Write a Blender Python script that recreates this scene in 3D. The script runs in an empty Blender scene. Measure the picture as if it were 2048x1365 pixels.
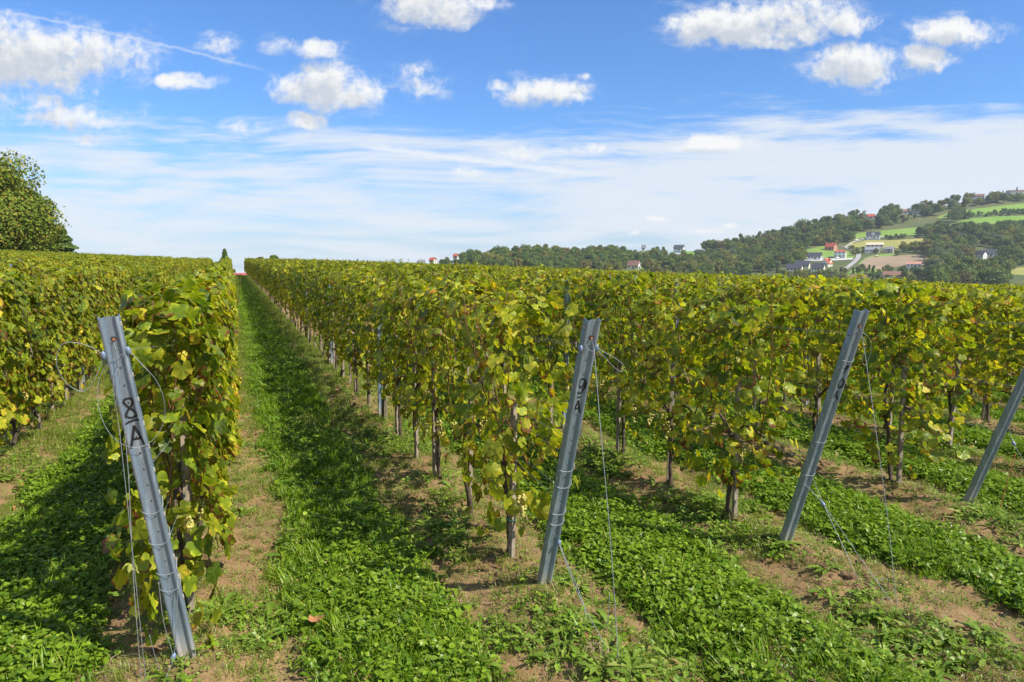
import bpy, bmesh, math, random
import numpy as np
from math import sin, cos, radians, pi, atan, atan2, sqrt
from mathutils import Vector
R = np.random.RandomState(7)
random.seed(7)
S = bpy.context.scene
COL = S.collection

# ---------------------------------------------------------------- camera
F = 1400.0; HY = 530.0; H = 2.2
PITCH = atan((682.5 - HY) / F)
cam = bpy.data.objects.new('camera', bpy.data.cameras.new('camera'))
COL.objects.link(cam)
cam.location = (0, 0, H)
cam.rotation_euler = (pi/2 - PITCH, 0, 0)
cam.data.sensor_width = 36; cam.data.lens = F/2048*36
cam.data.clip_start = .05; cam.data.clip_end = 20000
S.camera = cam
def ray(px, py):                       # direction with depth component 1
    x = (px-1024)/F; y = (682.5-py)/F
    d = np.array([x, cos(PITCH)+y*sin(PITCH), -sin(PITCH)+y*cos(PITCH)])
    return d/d[1]
TH = math.atan((1024-463)/F*1.0)       # yaw of the vine rows
d0 = ray(463, HY); D = np.array([d0[0], d0[1], 0.]); D /= np.linalg.norm(D)
N = np.array([D[1], -D[0], 0.])        # lateral, to the right
UP = np.array([0, 0, 1.])

def sstep(a, b, x):
    t = np.clip((x-a)/(b-a), 0, 1); return t*t*(3-2*t)
def gz_rs(X, s):
    X = np.asarray(X, float); s = np.asarray(s, float)
    z = .010*np.clip(s, -20, 88) - .0035*np.clip(s-88, 0, 1e9)**2*(s < 180) - (s >= 180)*.0035*1e4
    z = z - .037*np.log1p(np.exp(np.clip((X-5.5)*1.2, -40, 40)))/1.2*(X < 30) - .037*(X-5.5)*(X >= 30)
    z = z - .11*np.clip(X-95, 0, 1e9)
    z = z + .042*np.log1p(np.exp(np.clip((-X-2.0)*1.2, -40, 40)))/1.2*(X > -30) + .042*np.clip(-X-2., 28, 55)*(X <= -30)
    z = z - .02*np.clip(-X-57, 0, 200)
    return np.maximum(z, -34)
def gz(x, y):
    x = np.asarray(x, float); y = np.asarray(y, float)
    return gz_rs(x*N[0]+y*N[1], x*D[0]+y*D[1])
def rs(X, s, dz=0.):
    p = N*X + D*s; return np.array([p[0], p[1], float(gz_rs(X, s))+dz])

# ---------------------------------------------------------------- node helpers
class NT:
    def __init__(s, tree): s.t = tree; s.n = tree.nodes; s.l = tree.links
    def add(s, typ, **kw):
        n = s.n.new(typ)
        ins = kw.pop('ins', {})
        for k, v in kw.items(): setattr(n, k, v)
        for k, v in ins.items(): s.set(n.inputs[k], v)
        return n
    def set(s, sock, v):
        if hasattr(v, 'is_output') or isinstance(v, bpy.types.NodeSocket): s.l.new(v, sock)
        elif v is not None:
            try: sock.default_value = v
            except Exception:
                sock.default_value = (*v, 1)
    def math(s, op, a, b=None, c=None, clamp=False):
        n = s.n.new('ShaderNodeMath'); n.operation = op; n.use_clamp = clamp
        for i, v in enumerate((a, b, c)):
            if v is not None: s.set(n.inputs[i], v)
        return n.outputs[0]
    def vmath(s, op, a, b=None, out=0):
        n = s.n.new('ShaderNodeVectorMath'); n.operation = op
        s.set(n.inputs[0], a)
        if b is not None: s.set(n.inputs[1], b)
        return n.outputs[out]
    def mix(s, f, a, b, blend='MIX'):
        n = s.n.new('ShaderNodeMix'); n.data_type = 'RGBA'; n.blend_type = blend
        s.set(n.inputs[0], f)
        for i, v in ((6, a), (7, b)):
            if isinstance(v, (tuple, list)) and len(v) == 3: v = (*v, 1)
            s.set(n.inputs[i], v)
        return n.outputs[2]
    def ramp(s, f, pts, interp='LINEAR'):
        n = s.n.new('ShaderNodeValToRGB'); s.set(n.inputs[0], f)
        cr = n.color_ramp; cr.interpolation = interp
        while len(cr.elements) < len(pts): cr.elements.new(.5)
        for e, (p, c) in zip(cr.elements, pts):
            e.position = p; e.color = (*c, 1) if len(c) == 3 else c
        return n.outputs[0]
    def mr(s, v, a, b, c=0., d=1., smooth=True):
        n = s.n.new('ShaderNodeMapRange'); n.interpolation_type = 'SMOOTHSTEP' if smooth else 'LINEAR'
        for i, q in enumerate((v, a, b, c, d)): s.set(n.inputs[i], q)
        return n.outputs[0]
    def noise(s, vec, scale, detail=4, rough=.55, out=0, dist=0.):
        n = s.n.new('ShaderNodeTexNoise'); s.set(n.inputs['Vector'], vec)
        n.inputs['Scale'].default_value = scale; n.inputs['Detail'].default_value = detail
        n.inputs['Roughness'].default_value = rough; n.inputs['Distortion'].default_value = dist
        return n.outputs[out]
def new_mat(name):
    m = bpy.data.materials.new(name); m.use_nodes = True
    nt = NT(m.node_tree); nt.n.clear()
    out = nt.add('ShaderNodeOutputMaterial')
    return m, nt, out
def pbsdf(nt, col, rough=.6, metal=0., spec=.4, normal=None):
    b = nt.add('ShaderNodeBsdfPrincipled')
    nt.set(b.inputs['Base Color'], (*col, 1) if isinstance(col, tuple) and len(col) == 3 else col)
    nt.set(b.inputs['Roughness'], rough); nt.set(b.inputs['Metallic'], metal)
    nt.set(b.inputs['Specular IOR Level'], spec)
    if normal is not None: nt.set(b.inputs['Normal'], normal)
    return b.outputs[0]
def bump(nt, h, strength=.3, dist=.01):
    n = nt.add('ShaderNodeBump'); n.inputs['Strength'].default_value = strength; n.inputs['Distance'].default_value = dist
    nt.set(n.inputs['Height'], h); return n.outputs[0]
def simple_mat(name, c1, c2=None, scale=5., rough=.7, metal=0., spec=.4, bmp=.0):
    m, nt, out = new_mat(name)
    tc = nt.add('ShaderNodeTexCoord').outputs['Object']
    c2 = c2 or tuple(x*.75 for x in c1)
    nz = nt.noise(tc, scale)
    col = nt.mix(nt.mr(nz, .3, .7), c1, c2)
    nrm = bump(nt, nt.noise(tc, scale*4), bmp) if bmp else None
    nt.set(out.inputs[0], pbsdf(nt, col, rough, metal, spec, nrm))
    return m

# leaf-type material: per-leaf attribute 'tint' (r: hue 0-1, g: value, b: margin browning), uv = leaf coordinates
def leaf_mat(name, ramp_pts, trans=.35, tcol=(1.15, 1.1, .55), rough=.5, veins=False, spec=.35, val=(.75, 1.2)):
    m, nt, out = new_mat(name)
    at = nt.add('ShaderNodeAttribute', attribute_name='tint')
    sp = nt.add('ShaderNodeSeparateColor'); nt.set(sp.inputs[0], at.outputs['Color'])
    hue, valv, brn = sp.outputs[0], sp.outputs[1], sp.outputs[2]
    oi = nt.add('ShaderNodeObjectInfo').outputs['Random']
    hue2 = nt.math('ADD', hue, nt.math('MULTIPLY', nt.math('SUBTRACT', oi, .5), .22))
    if veins:
        uv = nt.add('ShaderNodeUVMap', uv_map='UVMap').outputs[0]
        c = nt.vmath('SUBTRACT', uv, (.5, .5, 0))
        sx = nt.add('ShaderNodeSeparateXYZ'); nt.set(sx.inputs[0], c)
        rad = nt.math('MULTIPLY', nt.vmath('LENGTH', c, out=1), 2.)
        ang = nt.math('ARCTAN2', sx.outputs[0], sx.outputs[1])
        # five main veins about 55 degrees apart
        vein = nt.math('ABSOLUTE', nt.math('SINE', nt.math('MULTIPLY', ang, 180/55/2*1.0)))
        vd = nt.math('MULTIPLY', vein, rad)            # distance-like from nearest vein
        vline = nt.mr(vd, .0, .07, 1., 0.)
        side = nt.math('ABSOLUTE', nt.math('SINE', nt.math('ADD', nt.math('MULTIPLY', rad, 22.), nt.math('MULTIPLY', vein, 7.))))
        sline = nt.math('MULTIPLY', nt.mr(side, 0., .25, 1., 0.), .5)
        nz = nt.noise(nt.vmath('ADD', uv, at.outputs['Vector']), 5., 3)
        marg = nt.mr(nt.math('ADD', nt.math('ADD', nt.math('MULTIPLY', vein, .35), nt.math('MULTIPLY', rad, .6)), nt.math('MULTIPLY', nt.math('SUBTRACT', nz, .5), .9)), .45, .95)
        hue2 = nt.math('ADD', hue2, nt.math('MULTIPLY', marg, .38))
        hue2 = nt.math('SUBTRACT', hue2, .08)
    col = nt.ramp(hue2, ramp_pts)
    vv = nt.mr(valv, 0., 1., val[0], val[1], smooth=False)
    col = nt.mix(1., col, nt.add('ShaderNodeCombineColor', ins={0: vv, 1: vv, 2: vv}).outputs[0], 'MULTIPLY')
    nrm = None
    if veins:
        edge = nt.mr(nt.math('ADD', rad, nt.math('MULTIPLY', nt.math('SUBTRACT', nz, .5), .9)), nt.math('SUBTRACT', 1.25, nt.math('MULTIPLY', brn, .9)), nt.math('SUBTRACT', 1.40, nt.math('MULTIPLY', brn, .9)))
        col = nt.mix(edge, col, (.16, .065, .02))
        lines = nt.math('MAXIMUM', vline, sline)
        col = nt.mix(nt.math('MULTIPLY', lines, .35), col, (.30, .32, .07))
        nrm = bump(nt, nt.math('SUBTRACT', nt.math('MULTIPLY', nz, .6), lines), .35, .004)
    p = pbsdf(nt, col, rough, 0., spec, nrm)
    tr = nt.add('ShaderNodeBsdfTranslucent')
    nt.set(tr.inputs[0], nt.mix(1., col, tcol, 'MULTIPLY'))
    mx = nt.add('ShaderNodeMixShader'); nt.set(mx.inputs[0], trans)
    nt.l.new(p, mx.inputs[1]); nt.l.new(tr.outputs[0], mx.inputs[2])
    nt.set(out.inputs[0], mx.outputs[0])
    return m
VR = [(0., (.065, .120, .008)), (.3, (.185, .238, .011)), (.5, (.305, .330, .018)), (.72, (.46, .415, .030)), (.9, (.50, .36, .03)), (1., (.34, .13, .03))]
M = {}
M['vine_leaf'] = leaf_mat('vine_leaf', VR, trans=.46, rough=.40, spec=.36, val=(.66, 1.45), veins=True, tcol=(1.4, 1.35, .5))
M['grass'] = leaf_mat('grass_blade', [(0., (.085, .180, .008)), (.6, (.19, .315, .014)), (.85, (.30, .35, .03)), (1., (.34, .29, .10))], trans=.4, tcol=(1.1, 1.25, .4), rough=.4, spec=.28)
M['pale_grass'] = leaf_mat('pale_grass_blade', [(0., (.11, .175, .014)), (.6, (.22, .285, .030)), (1., (.36, .33, .10))], trans=.4, tcol=(1.15, 1.2, .5), rough=.4, spec=.4)
M['clover'] = leaf_mat('clover_leaf', [(0., (.085, .165, .010)), (.7, (.205, .310, .020)), (1., (.33, .37, .07))], trans=.35, tcol=(1.1, 1.25, .4), rough=.36, spec=.32)
M['weed'] = leaf_mat('weed_leaf', [(0., (.100, .185, .018)), (.6, (.21, .310, .04)), (.9, (.31, .35, .08)), (1., (.30, .24, .09))], trans=.32, tcol=(1.1, 1.2, .45), rough=.42, spec=.32)
M['bark'] = simple_mat('vine_bark', (.11, .08, .055), (.045, .032, .022), 40., .9, bmp=.6)
M['shoot'] = simple_mat('cane_bark', (.16, .065, .025), (.10, .045, .02), 20., .6)
M['stake'] = simple_mat('weathered_wood', (.30, .25, .19), (.17, .135, .10), 18., .85, bmp=.3)
M['soil_clod'] = simple_mat('soil_clod', (.22, .135, .07), (.12, .07, .036), 30., .95, bmp=.6)
M['dry'] = simple_mat('dry_leaf', (.33, .15, .06), (.20, .09, .04), 15., .7)
M['straw'] = simple_mat('dry_root', (.36, .28, .18), (.22, .16, .10), 15., .8)
M['wire'] = simple_mat('galvanised_wire', (.30, .33, .36), (.22, .24, .27), 30., .5, .45)
M['clip'] = simple_mat('wire_clip', (.20, .26, .37), (.13, .17, .26), 40., .5, .2)
M['ink'] = simple_mat('black_marker', (.012, .012, .014), (.02, .02, .022), 20., .5)
M['hole'] = simple_mat('punched_hole', (.03, .03, .03), (.05, .045, .03), 40., .8)
M['rust'] = simple_mat('rust', (.30, .10, .03), (.16, .05, .02), 40., .8)
M['tie'] = simple_mat('green_tie', (.0, .16, .11), (.0, .12, .09), 40., .5)
# galvanised steel
m, nt, out = new_mat('galvanised_steel')
tc = nt.add('ShaderNodeTexCoord').outputs['Object']
vo = nt.add('ShaderNodeTexVoronoi', ins={'Vector': tc, 'Scale': 130.})
streak = nt.noise(nt.vmath('MULTIPLY', tc, (14, 14, 1.6)), 1.6, 4)
c = nt.mix(nt.mr(vo.outputs['Distance'], 0, .6), (.185, .255, .335), (.245, .32, .405))
c = nt.mix(nt.mr(streak, .5, .75), c, (.36, .42, .48))
sx = nt.add('ShaderNodeSeparateXYZ'); nt.set(sx.inputs[0], tc)
dirt = nt.mr(nt.math('ADD', sx.outputs[2], nt.math('MULTIPLY', streak, .25)), .16, .42, 1., 0.)
c = nt.mix(nt.math('MULTIPLY', dirt, .75), c, (.36, .29, .21))
nt.set(out.inputs[0], pbsdf(nt, c, nt.mr(streak, .3, .7, .36, .55), nt.math('MULTIPLY', nt.math('SUBTRACT', 1., dirt), .62), .5, bump(nt, nt.noise(tc, 60., 3), .12, .002)))
M['steel'] = m
# grapes
m, nt, out = new_mat('grape_skin')
tc = nt.add('ShaderNodeTexCoord').outputs['Object']
c = nt.mix(nt.mr(nt.noise(tc, 25., 2), .35, .65), (.30, .33, .07), (.40, .33, .09))
b = nt.add('ShaderNodeBsdfPrincipled'); nt.set(b.inputs['Base Color'], c); b.inputs['Roughness'].default_value = .35
b.inputs['Subsurface Weight'].default_value = .25; b.inputs['Subsurface Radius'].default_value = (.01, .01, .004)
nt.set(out.inputs[0], b.outputs[0]); M['grape'] = m

# ---------------------------------------------------------------- mesh helpers
def mesh_np(name, V, T, mat=None, tint=None, uv=None, smooth=False):
    """V (n,3), T (m,3) triangles or (m,4) quads."""
    me = bpy.data.meshes.new(name)
    V = np.asarray(V, np.float32); T = np.asarray(T, np.int32); k = T.shape[1]
    me.vertices.add(len(V)); me.vertices.foreach_set('co', V.ravel())
    me.loops.add(T.size); me.loops.foreach_set('vertex_index', T.ravel())
    me.polygons.add(len(T))
    me.polygons.foreach_set('loop_start', np.arange(0, T.size, k, dtype=np.int32))
    me.polygons.foreach_set('loop_total', np.full(len(T), k, np.int32))
    if smooth: me.polygons.foreach_set('use_smooth', np.ones(len(T), bool))
    if tint is not None:
        a = me.attributes.new('tint', 'FLOAT_COLOR', 'POINT')
        a.data.foreach_set('color', np.hstack([tint, np.ones((len(tint), 1))]).astype(np.float32).ravel())
    if uv is not None:
        l = me.uv_layers.new(name='UVMap')
        l.data.foreach_set('uv', np.asarray(uv, np.float32)[T.ravel()].ravel())
    me.update(calc_edges=True)
    if mat is not None: me.materials.append(mat)
    return me
def link(name, me, parent=None, loc=None):
    o = bpy.data.objects.new(name, me); COL.objects.link(o)
    if parent is not None: o.parent = parent
    if loc is not None: o.location = tuple(loc)
    return o
def tag(o, label, cat, group=None):
    o['label'] = label; o['category'] = cat
    if group: o['group'] = group
    return o
def thing(name, label, cat, loc=(0, 0, 0), rotz=0., group=None):
    o = bpy.data.objects.new(name, None); COL.objects.link(o); o.location = tuple(loc); o.rotation_euler = (0, 0, rotz)
    o.empty_display_size = .1
    return tag(o, label, cat, group)
def setting(name, me, kind='structure', label=None):
    o = link(name, me); o['kind'] = kind
    if label: o['label'] = label
    return o
class MB:                                # general polygon collector
    def __init__(s): s.v = []; s.f = []; s.m = []
    def add(s, V, Fc, mi=0):
        b = len(s.v); s.v += [tuple(map(float, p)) for p in V]
        s.f += [tuple(b+i for i in f) for f in Fc]; s.m += [mi]*len(Fc)
    def box(s, c, sx, sy, sz, ax=None, mi=0):
        ax = np.eye(3) if ax is None else np.asarray(ax); c = np.asarray(c, float)
        V = [c + ax[0]*sx*i/2 + ax[1]*sy*j/2 + ax[2]*sz*k/2 for k in (-1, 1) for j in (-1, 1) for i in (-1, 1)]
        s.add(V, [(0, 2, 3, 1), (4, 5, 7, 6), (0, 1, 5, 4), (2, 6, 7, 3), (0, 4, 6, 2), (1, 3, 7, 5)], mi)
    def tube(s, pts, r, n=6, mi=0, cap=True, rough=0.):
        P = [np.asarray(p, float) for p in pts]; k = len(P)
        rr = [r]*k if np.isscalar(r) else list(r)
        V = []; prev = None
        for i in range(k):
            t = P[min(i+1, k-1)] - P[max(i-1, 0)]; t = t/(np.linalg.norm(t)+1e-9)
            if prev is None:
                a = np.cross(t, [0.3, .9, .1] if abs(t[1]) < .9 else [1, 0, 0])
            else: a = prev - t*np.dot(prev, t)
            a = a/(np.linalg.norm(a)+1e-9); prev = a; b = np.cross(t, a)
            for j in range(n):
                q = rr[i]*(1+rough*(random.random()-.5))
                V.append(P[i] + (a*cos(2*pi*j/n) + b*sin(2*pi*j/n))*q)
        Fc = [(i*n+j, i*n+(j+1) % n, (i+1)*n+(j+1) % n, (i+1)*n+j) for i in range(k-1) for j in range(n)]
        if cap: Fc += [tuple(range(n))[::-1], tuple((k-1)*n+j for j in range(n))]
        s.add(V, Fc, mi)
    def mesh(s, name, mats, smooth=False):
        me = bpy.data.meshes.new(name); me.from_pydata(s.v, [], s.f)
        for mm in (mats if isinstance(mats, (list, tuple)) else [mats]): me.materials.append(mm)
        me.polygons.foreach_set('material_index', s.m)
        if smooth: me.polygons.foreach_set('use_smooth', [True]*len(s.f))
        me.update(); return me
def smooth_path(pts, k=6):
    P = np.array(pts, float); out = []
    n = len(P)
    for i in range(n-1):
        p0, p1, p2, p3 = P[max(i-1, 0)], P[i], P[i+1], P[min(i+2, n-1)]
        for t in np.arange(k)/k:
            out.append(.5*((2*p1)+(-p0+p2)*t+(2*p0-5*p1+4*p2-p3)*t*t+(-p0+3*p1-3*p2+p3)*t**3))
    out.append(P[-1]); return out
def nrmz(a): return a/(np.linalg.norm(a, axis=-1, keepdims=True)+1e-9)

# lay out leaf templates: tv list of (V(k,3),T(m,3),uv(k,2)); all templates share topology
def leaf_cluster(tv, pos, nrm, tip, size, tint, rs_):
    k = len(tv[0][0]); T = tv[0][1]; n = len(pos)
    z = nrmz(nrm); y = tip - z*np.sum(tip*z, 1, keepdims=True); y = nrmz(y); x = np.cross(y, z)
    idx = rs_.randint(0, len(tv), n)
    L = np.stack([t[0] for t in tv])[idx]                         # n,k,3
    V = pos[:, None, :] + size[:, None, None]*(L[:, :, 0:1]*x[:, None, :] + L[:, :, 1:2]*y[:, None, :] + L[:, :, 2:3]*z[:, None, :])
    TT = (T[None] + (np.arange(n)*k)[:, None, None]).reshape(-1, 3)
    return V.reshape(-1, 3), TT, np.repeat(tint, k, 0), np.tile(tv[0][2], (n, 1))

half = [(0, 1.), (8, .90), (14, .93), (22, .82), (30, .76), (38, .84), (46, .83), (56, .96), (65, .86), (74, .85), (84, .75), (94, .72), (104, .79), (114, .75), (124, .80), (138, .70), (150, .64), (163, .44), (175, .14)]
outl = [(a, r) for a, r in half] + [(-a, r) for a, r in half[:0:-1]]
def vine_templates(seed, k=7):
    rr = np.random.RandomState(seed); tv = []
    n = len(outl)
    for q in range(k):
        A = np.array([radians(a) for a, _ in outl]); rad = np.array([r for _, r in outl])
        rad = rad*(1+.10*(rr.rand(n)-.5)); rad *= (1 - .14*(rr.rand())*np.exp(-((np.cos(A-rr.rand()*6)-1)**2)/.05))
        wid = .92+.2*rr.rand()
        ox, oy = np.sin(A)*rad*wid, np.cos(A)*rad
        V = [(0, 0)] + list(zip(ox*.55, oy*.55)) + list(zip(ox, oy))
        V = np.array(V); r2 = (V**2).sum(1)
        curl, fold, tw = rr.uniform(-.12, .60), rr.uniform(-.15, .50), rr.uniform(-.3, .3)
        ang = np.arctan2(V[:, 0], V[:, 1])
        z = -curl*r2 + fold*np.abs(V[:, 0])*.8 + tw*V[:, 0]*V[:, 1] + .055*np.cos(ang*6.5)*np.sqrt(r2) + .05*(rr.rand(len(V))-.5)*np.sqrt(r2)
        T = [(0, 1+i, 1+(i+1) % n) for i in range(n)]
        for i in range(n):
            a, b = 1+i, 1+(i+1) % n; c, d = a+n, b+n
            T += [(a, c, d), (a, d, b)]
        tv.append((np.column_stack([V, z]), np.array(T)[:, ::-1], V/2.+.5))
    return tv
VT = vine_templates(3)

def vine_foliage(seed, n=470, base=.66, big=.82, cap=0, var=.55, yel=0.):
    r = np.random.RandomState(seed)
    P = []; Nn = []; Tp = []; Sz = []; Tn = []
    ph = r.rand(8)*6.28
    def low(x): return base+.14*np.sin(x*5+ph[0])+.07*np.sin(x*13+ph[1])
    def hi(x): return 1.90+.05*np.sin(x*6+ph[2])+.05*np.sin(x*15+ph[3])
    for i in range(n):
        u = r.rand(); x = r.uniform(-.52, .52)
        side = 1 if r.rand() < .5 else -1
        lo, h = low(x), hi(x)
        if u < .72:
            z = lo + (h-lo)*r.rand()**.9
            y = side*(.15+.10*r.rand()+.05*sin(z*7+ph[4]+x*4))
            nn = np.array([r.normal()*var, side*1.0, .48+r.normal()*var*.9])
        elif u < .86:
            z = h - .12*r.rand(); y = r.uniform(-.17, .17)
            nn = np.array([r.normal()*.5, y*4+r.normal()*.3, 1.])
        elif u < .96:
            z = lo + (h-lo)*r.rand(); y = r.uniform(-.15, .15); nn = r.normal(size=3)+np.array([0, side*.6, .4])
        else:
            z = lo - .20*r.rand(); y = r.uniform(-.2, .2); nn = np.array([r.normal()*.6, side*1., .3])
        P.append((x, y, z)); Nn.append(nn)
        Tp.append((r.normal()*.5, side*.25, -1+r.normal()*.35))
        bg_ = r.rand() < .25
        Sz.append(big*(r.uniform(.068, .09) if bg_ else r.uniform(.040, .072)))
        hz = .31+yel+.15*r.normal() + .20*(z < .95)*r.rand() + .05*(z > 1.7)
        if r.rand() < .035: hz = r.uniform(.7, 1.)
        Tn.append((np.clip(hz, 0, 1), r.rand(), np.clip(r.rand()**2.5+.35*(z < .9)*r.rand(), 0, 1)))
    for i in range(cap):                  # leaves closing the free end of the row
        z = .36+1.52*r.rand(); hw_ = .10+.16*sin(min(1., (z-.2)/1.)*2.2); y = r.uniform(-hw_, hw_)*1.15
        P.append((-.50+.30*r.rand()+.06*sin(z*9), y, z)); Nn.append(np.array([-1., r.normal()*.9-.1, .35+r.normal()*.6])); Tp.append((-.2, r.normal()*.6, -1.)); Sz.append(r.uniform(.04, .078))
        Tn.append((np.clip(.42+.15*r.normal(), 0, 1), r.rand(), r.rand()**3))
    # shoots rising above the trimmed top
    for k in range(r.randint(2, 6)):
        x0, y0 = r.uniform(-.45, .45), r.uniform(-.12, .12); L = r.uniform(.04, .20); lx, ly = r.normal()*.2, r.normal()*.2
        for j in range(int(4+L*16)):
            t = r.rand(); P.append((x0+lx*t*L+r.normal()*.035, y0+ly*t*L+r.normal()*.035, 1.9+L*t))
            Nn.append(r.normal(size=3)*.7+np.array([0, 0, .9])); Tp.append(r.normal(size=3)+np.array([0, 0, -.6])); Sz.append(r.uniform(.025, .05)*(1.15-.5*t))
            Tn.append((np.clip(.36+.12*r.normal(), 0, 1), r.rand(), r.rand()**3))
    A = leaf_cluster(VT, np.array(P), np.array(Nn), np.array(Tp), np.array(Sz), np.array(Tn), r)
    return mesh_np('foliage', A[0], A[1], M['vine_leaf'], A[2], A[3], smooth=True)

def trunk_mb(seed, mb=None, mi=0):
    r = np.random.RandomState(seed); random.seed(seed); mb = mb or MB()
    pts = [(0, 0, -.05), (r.normal()*.012, r.normal()*.012, .04)]
    x = y = 0.
    for z in np.linspace(.12, .72, 7):
        x += r.normal()*.016; y += r.normal()*.012; pts.append((x, y, z))
    rad = [.036, .027] + list(np.linspace(.019, .014, 7)*(1+.25*r.rand(7)))
    mb.tube(smooth_path(pts, 3), np.interp(np.linspace(0, 1, (len(pts)-1)*3+1), np.linspace(0, 1, len(pts)), rad), 8, mi, rough=.35)
    for sgn in ((1, -1) if r.rand() < .6 else (1 if r.rand() < .5 else -1,)):
        a = [(x, y, .70), (x+sgn*.08, y, .80), (x+sgn*.2, y+.01, .84+r.normal()*.02), (x+sgn*.38, y, .82+r.normal()*.03)]
        mb.tube(smooth_path(a, 3), list(np.linspace(.017, .008, 10)), 6, mi, rough=.3)
    return mb
def shoot_mb(seed, mb=None, mi=0, x0=0.):
    r = np.random.RandomState(seed); mb = mb or MB()
    p = np.array([x0, r.normal()*.02, .80]); pts = [p]; v = np.array([r.normal()*.25, r.normal()*.16, 1.])
    for i in range(7):
        v = v + np.array([r.normal()*.09, r.normal()*.08 - p[1]*.6, 0]); p = p + v*.165; pts.append(p.copy())
    mb.tube(smooth_path(pts, 2), list(np.linspace(.0055, .0028, 15)), 5, mi)
    return mb
def grape_mesh(seed):
    r = np.random.RandomState(seed); bm = bmesh.new()
    L = r.uniform(.10, .15)
    bmesh.ops.create_icosphere(bm, subdivisions=2, radius=1.)
    sv = np.array([v.co[:] for v in bm.verts]); st = np.array([[v.index for v in f.verts] for f in bm.faces]); bm.free()
    V = []; T = []
    n = int(L*420)
    for i in range(n):
        t = r.rand()**.8; w = .036*(1-t*.75)*(.4+.6*min(1, t*6+.2))
        a = r.rand()*6.28; q = w*sqrt(r.rand())
        rad = r.uniform(.0075, .0105)
        V.append(sv*rad+np.array([q*cos(a), q*sin(a), -t*L])); T.append(st+i*len(sv))
    return mesh_np('grape_cluster', np.vstack(V), np.vstack(T), M['grape'], smooth=True)

NF = 12
FOL = [vine_foliage(100+i, (540, 460, 390, 500)[i % 4], (.66, .72, .62, .70)[i % 4], .77, 0, .55, .02) for i in range(NF)]
DENSE = [vine_foliage(130+i, 880, .56, .84, 0, .34, .04) for i in range(10)]
ENDS = [vine_foliage(180+i, 430, .50, .86, 45, .5, .02) for i in range(3)]
LUSH = [vine_foliage(160+i, 640, .34, 1.0, 110, .46, .02) for i in range(3)]
TRK = [trunk_mb(200+i).mesh('trunk', M['bark'], True) for i in range(6)]
SHO = [shoot_mb(300+i).mesh('shoot', M['shoot'], True) for i in range(8)]
GRP = [grape_mesh(400+i) for i in range(4)]

# ---------------------------------------------------------------- scatter with geometry nodes (stuff only)
def scatter(name, templates, pos, rot, scl, idx, label):
    col = bpy.data.collections.new('templates_'+name)
    for i, me in enumerate(templates):
        col.objects.link(bpy.data.objects.new('%s_part_%02d' % (name, i), me))
    me = bpy.data.meshes.new(name); n = len(pos)
    me.vertices.add(n); me.vertices.foreach_set('co', np.asarray(pos, np.float32).ravel())
    for nm, typ, key, arr in (('rot', 'FLOAT_VECTOR', 'vector', rot), ('scl', 'FLOAT_VECTOR', 'vector', scl)):
        a = me.attributes.new(nm, typ, 'POINT'); a.data.foreach_set(key, np.asarray(arr, np.float32).ravel())
    a = me.attributes.new('pick', 'INT', 'POINT'); a.data.foreach_set('value', np.asarray(idx, np.int32))
    o = link(name, me); o['kind'] = 'stuff'; o['label'] = label
    ng = bpy.data.node_groups.new('scatter_'+name, 'GeometryNodeTree')
    ng.interface.new_socket('Geometry', in_out='INPUT', socket_type='NodeSocketGeometry')
    ng.interface.new_socket('Geometry', in_out='OUTPUT', socket_type='NodeSocketGeometry')
    g = NT(ng); gi = g.add('NodeGroupInput'); go = g.add('NodeGroupOutput')
    ci = g.add('GeometryNodeCollectionInfo'); ci.inputs[0].default_value = col
    ci.inputs['Separate Children'].default_value = True; ci.inputs['Reset Children'].default_value = True
    ip = g.add('GeometryNodeInstanceOnPoints'); ip.inputs['Pick Instance'].default_value = True
    def na(nm, t):
        q = g.add('GeometryNodeInputNamedAttribute', data_type=t); q.inputs['Name'].default_value = nm; return q.outputs[0]
    er = g.add('FunctionNodeEulerToRotation'); g.l.new(na('rot', 'FLOAT_VECTOR'), er.inputs[0])
    g.l.new(gi.outputs[0], ip.inputs['Points']); g.l.new(ci.outputs[0], ip.inputs['Instance'])
    g.l.new(na('pick', 'INT'), ip.inputs['Instance Index']); g.l.new(er.outputs[0], ip.inputs['Rotation'])
    g.l.new(na('scl', 'FLOAT_VECTOR'), ip.inputs['Scale']); g.l.new(ip.outputs[0], go.inputs[0])
    md = o.modifiers.new('scatter', 'NODES'); md.node_group = ng
    return o

# ---------------------------------------------------------------- rows
SP = 2.07
def rowX(i): return -.30 + SP*(i-8)
def proj(p):                            # pixel and depth of a world point
    q = np.asarray(p) - np.array([0, 0, H])
    z = q[1]*cos(PITCH) - q[2]*sin(PITCH); y = q[1]*sin(PITCH) + q[2]*cos(PITCH)
    return 1024 + F*q[0]/z, 682.5 - F*y/z, z
ROWYAW = atan2(D[1], D[0])
s0 = {8: 4.55, 9: 4.55, 10: 4.65, 11: 4.80}
cand = []
for i in range(-8, 52):
    X = rowX(i); r = np.random.RandomState(5000+i)
    s = s0.get(i, 4.7+.2*r.rand()); k = 0
    while s < 96+1.2*sin(i*1.7):
        p = rs(X + r.normal()*.02, s)
        q = proj(p + np.array([0, 0, 1.2]))
        if q[2] > .5 and -160 - 500/q[2] < q[0] < 2048+160+500/q[2]:
            w = q[2]*{8: .8, 9: .55, 7: .8, 10: 1.}.get(i, 1.15)
            cand.append((w, i, k, s, p, q))
        s += .90 + r.normal()*.04; k += 1
cand.sort(key=lambda c: c[0])
NIND = 290
inframe = [c for c in cand if -60 < c[5][0] < 2110]
keep = set(id(c) for c in inframe[:NIND])
ind = [c for c in cand if id(c) in keep]; rest = [c for c in cand if id(c) not in keep]
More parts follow.
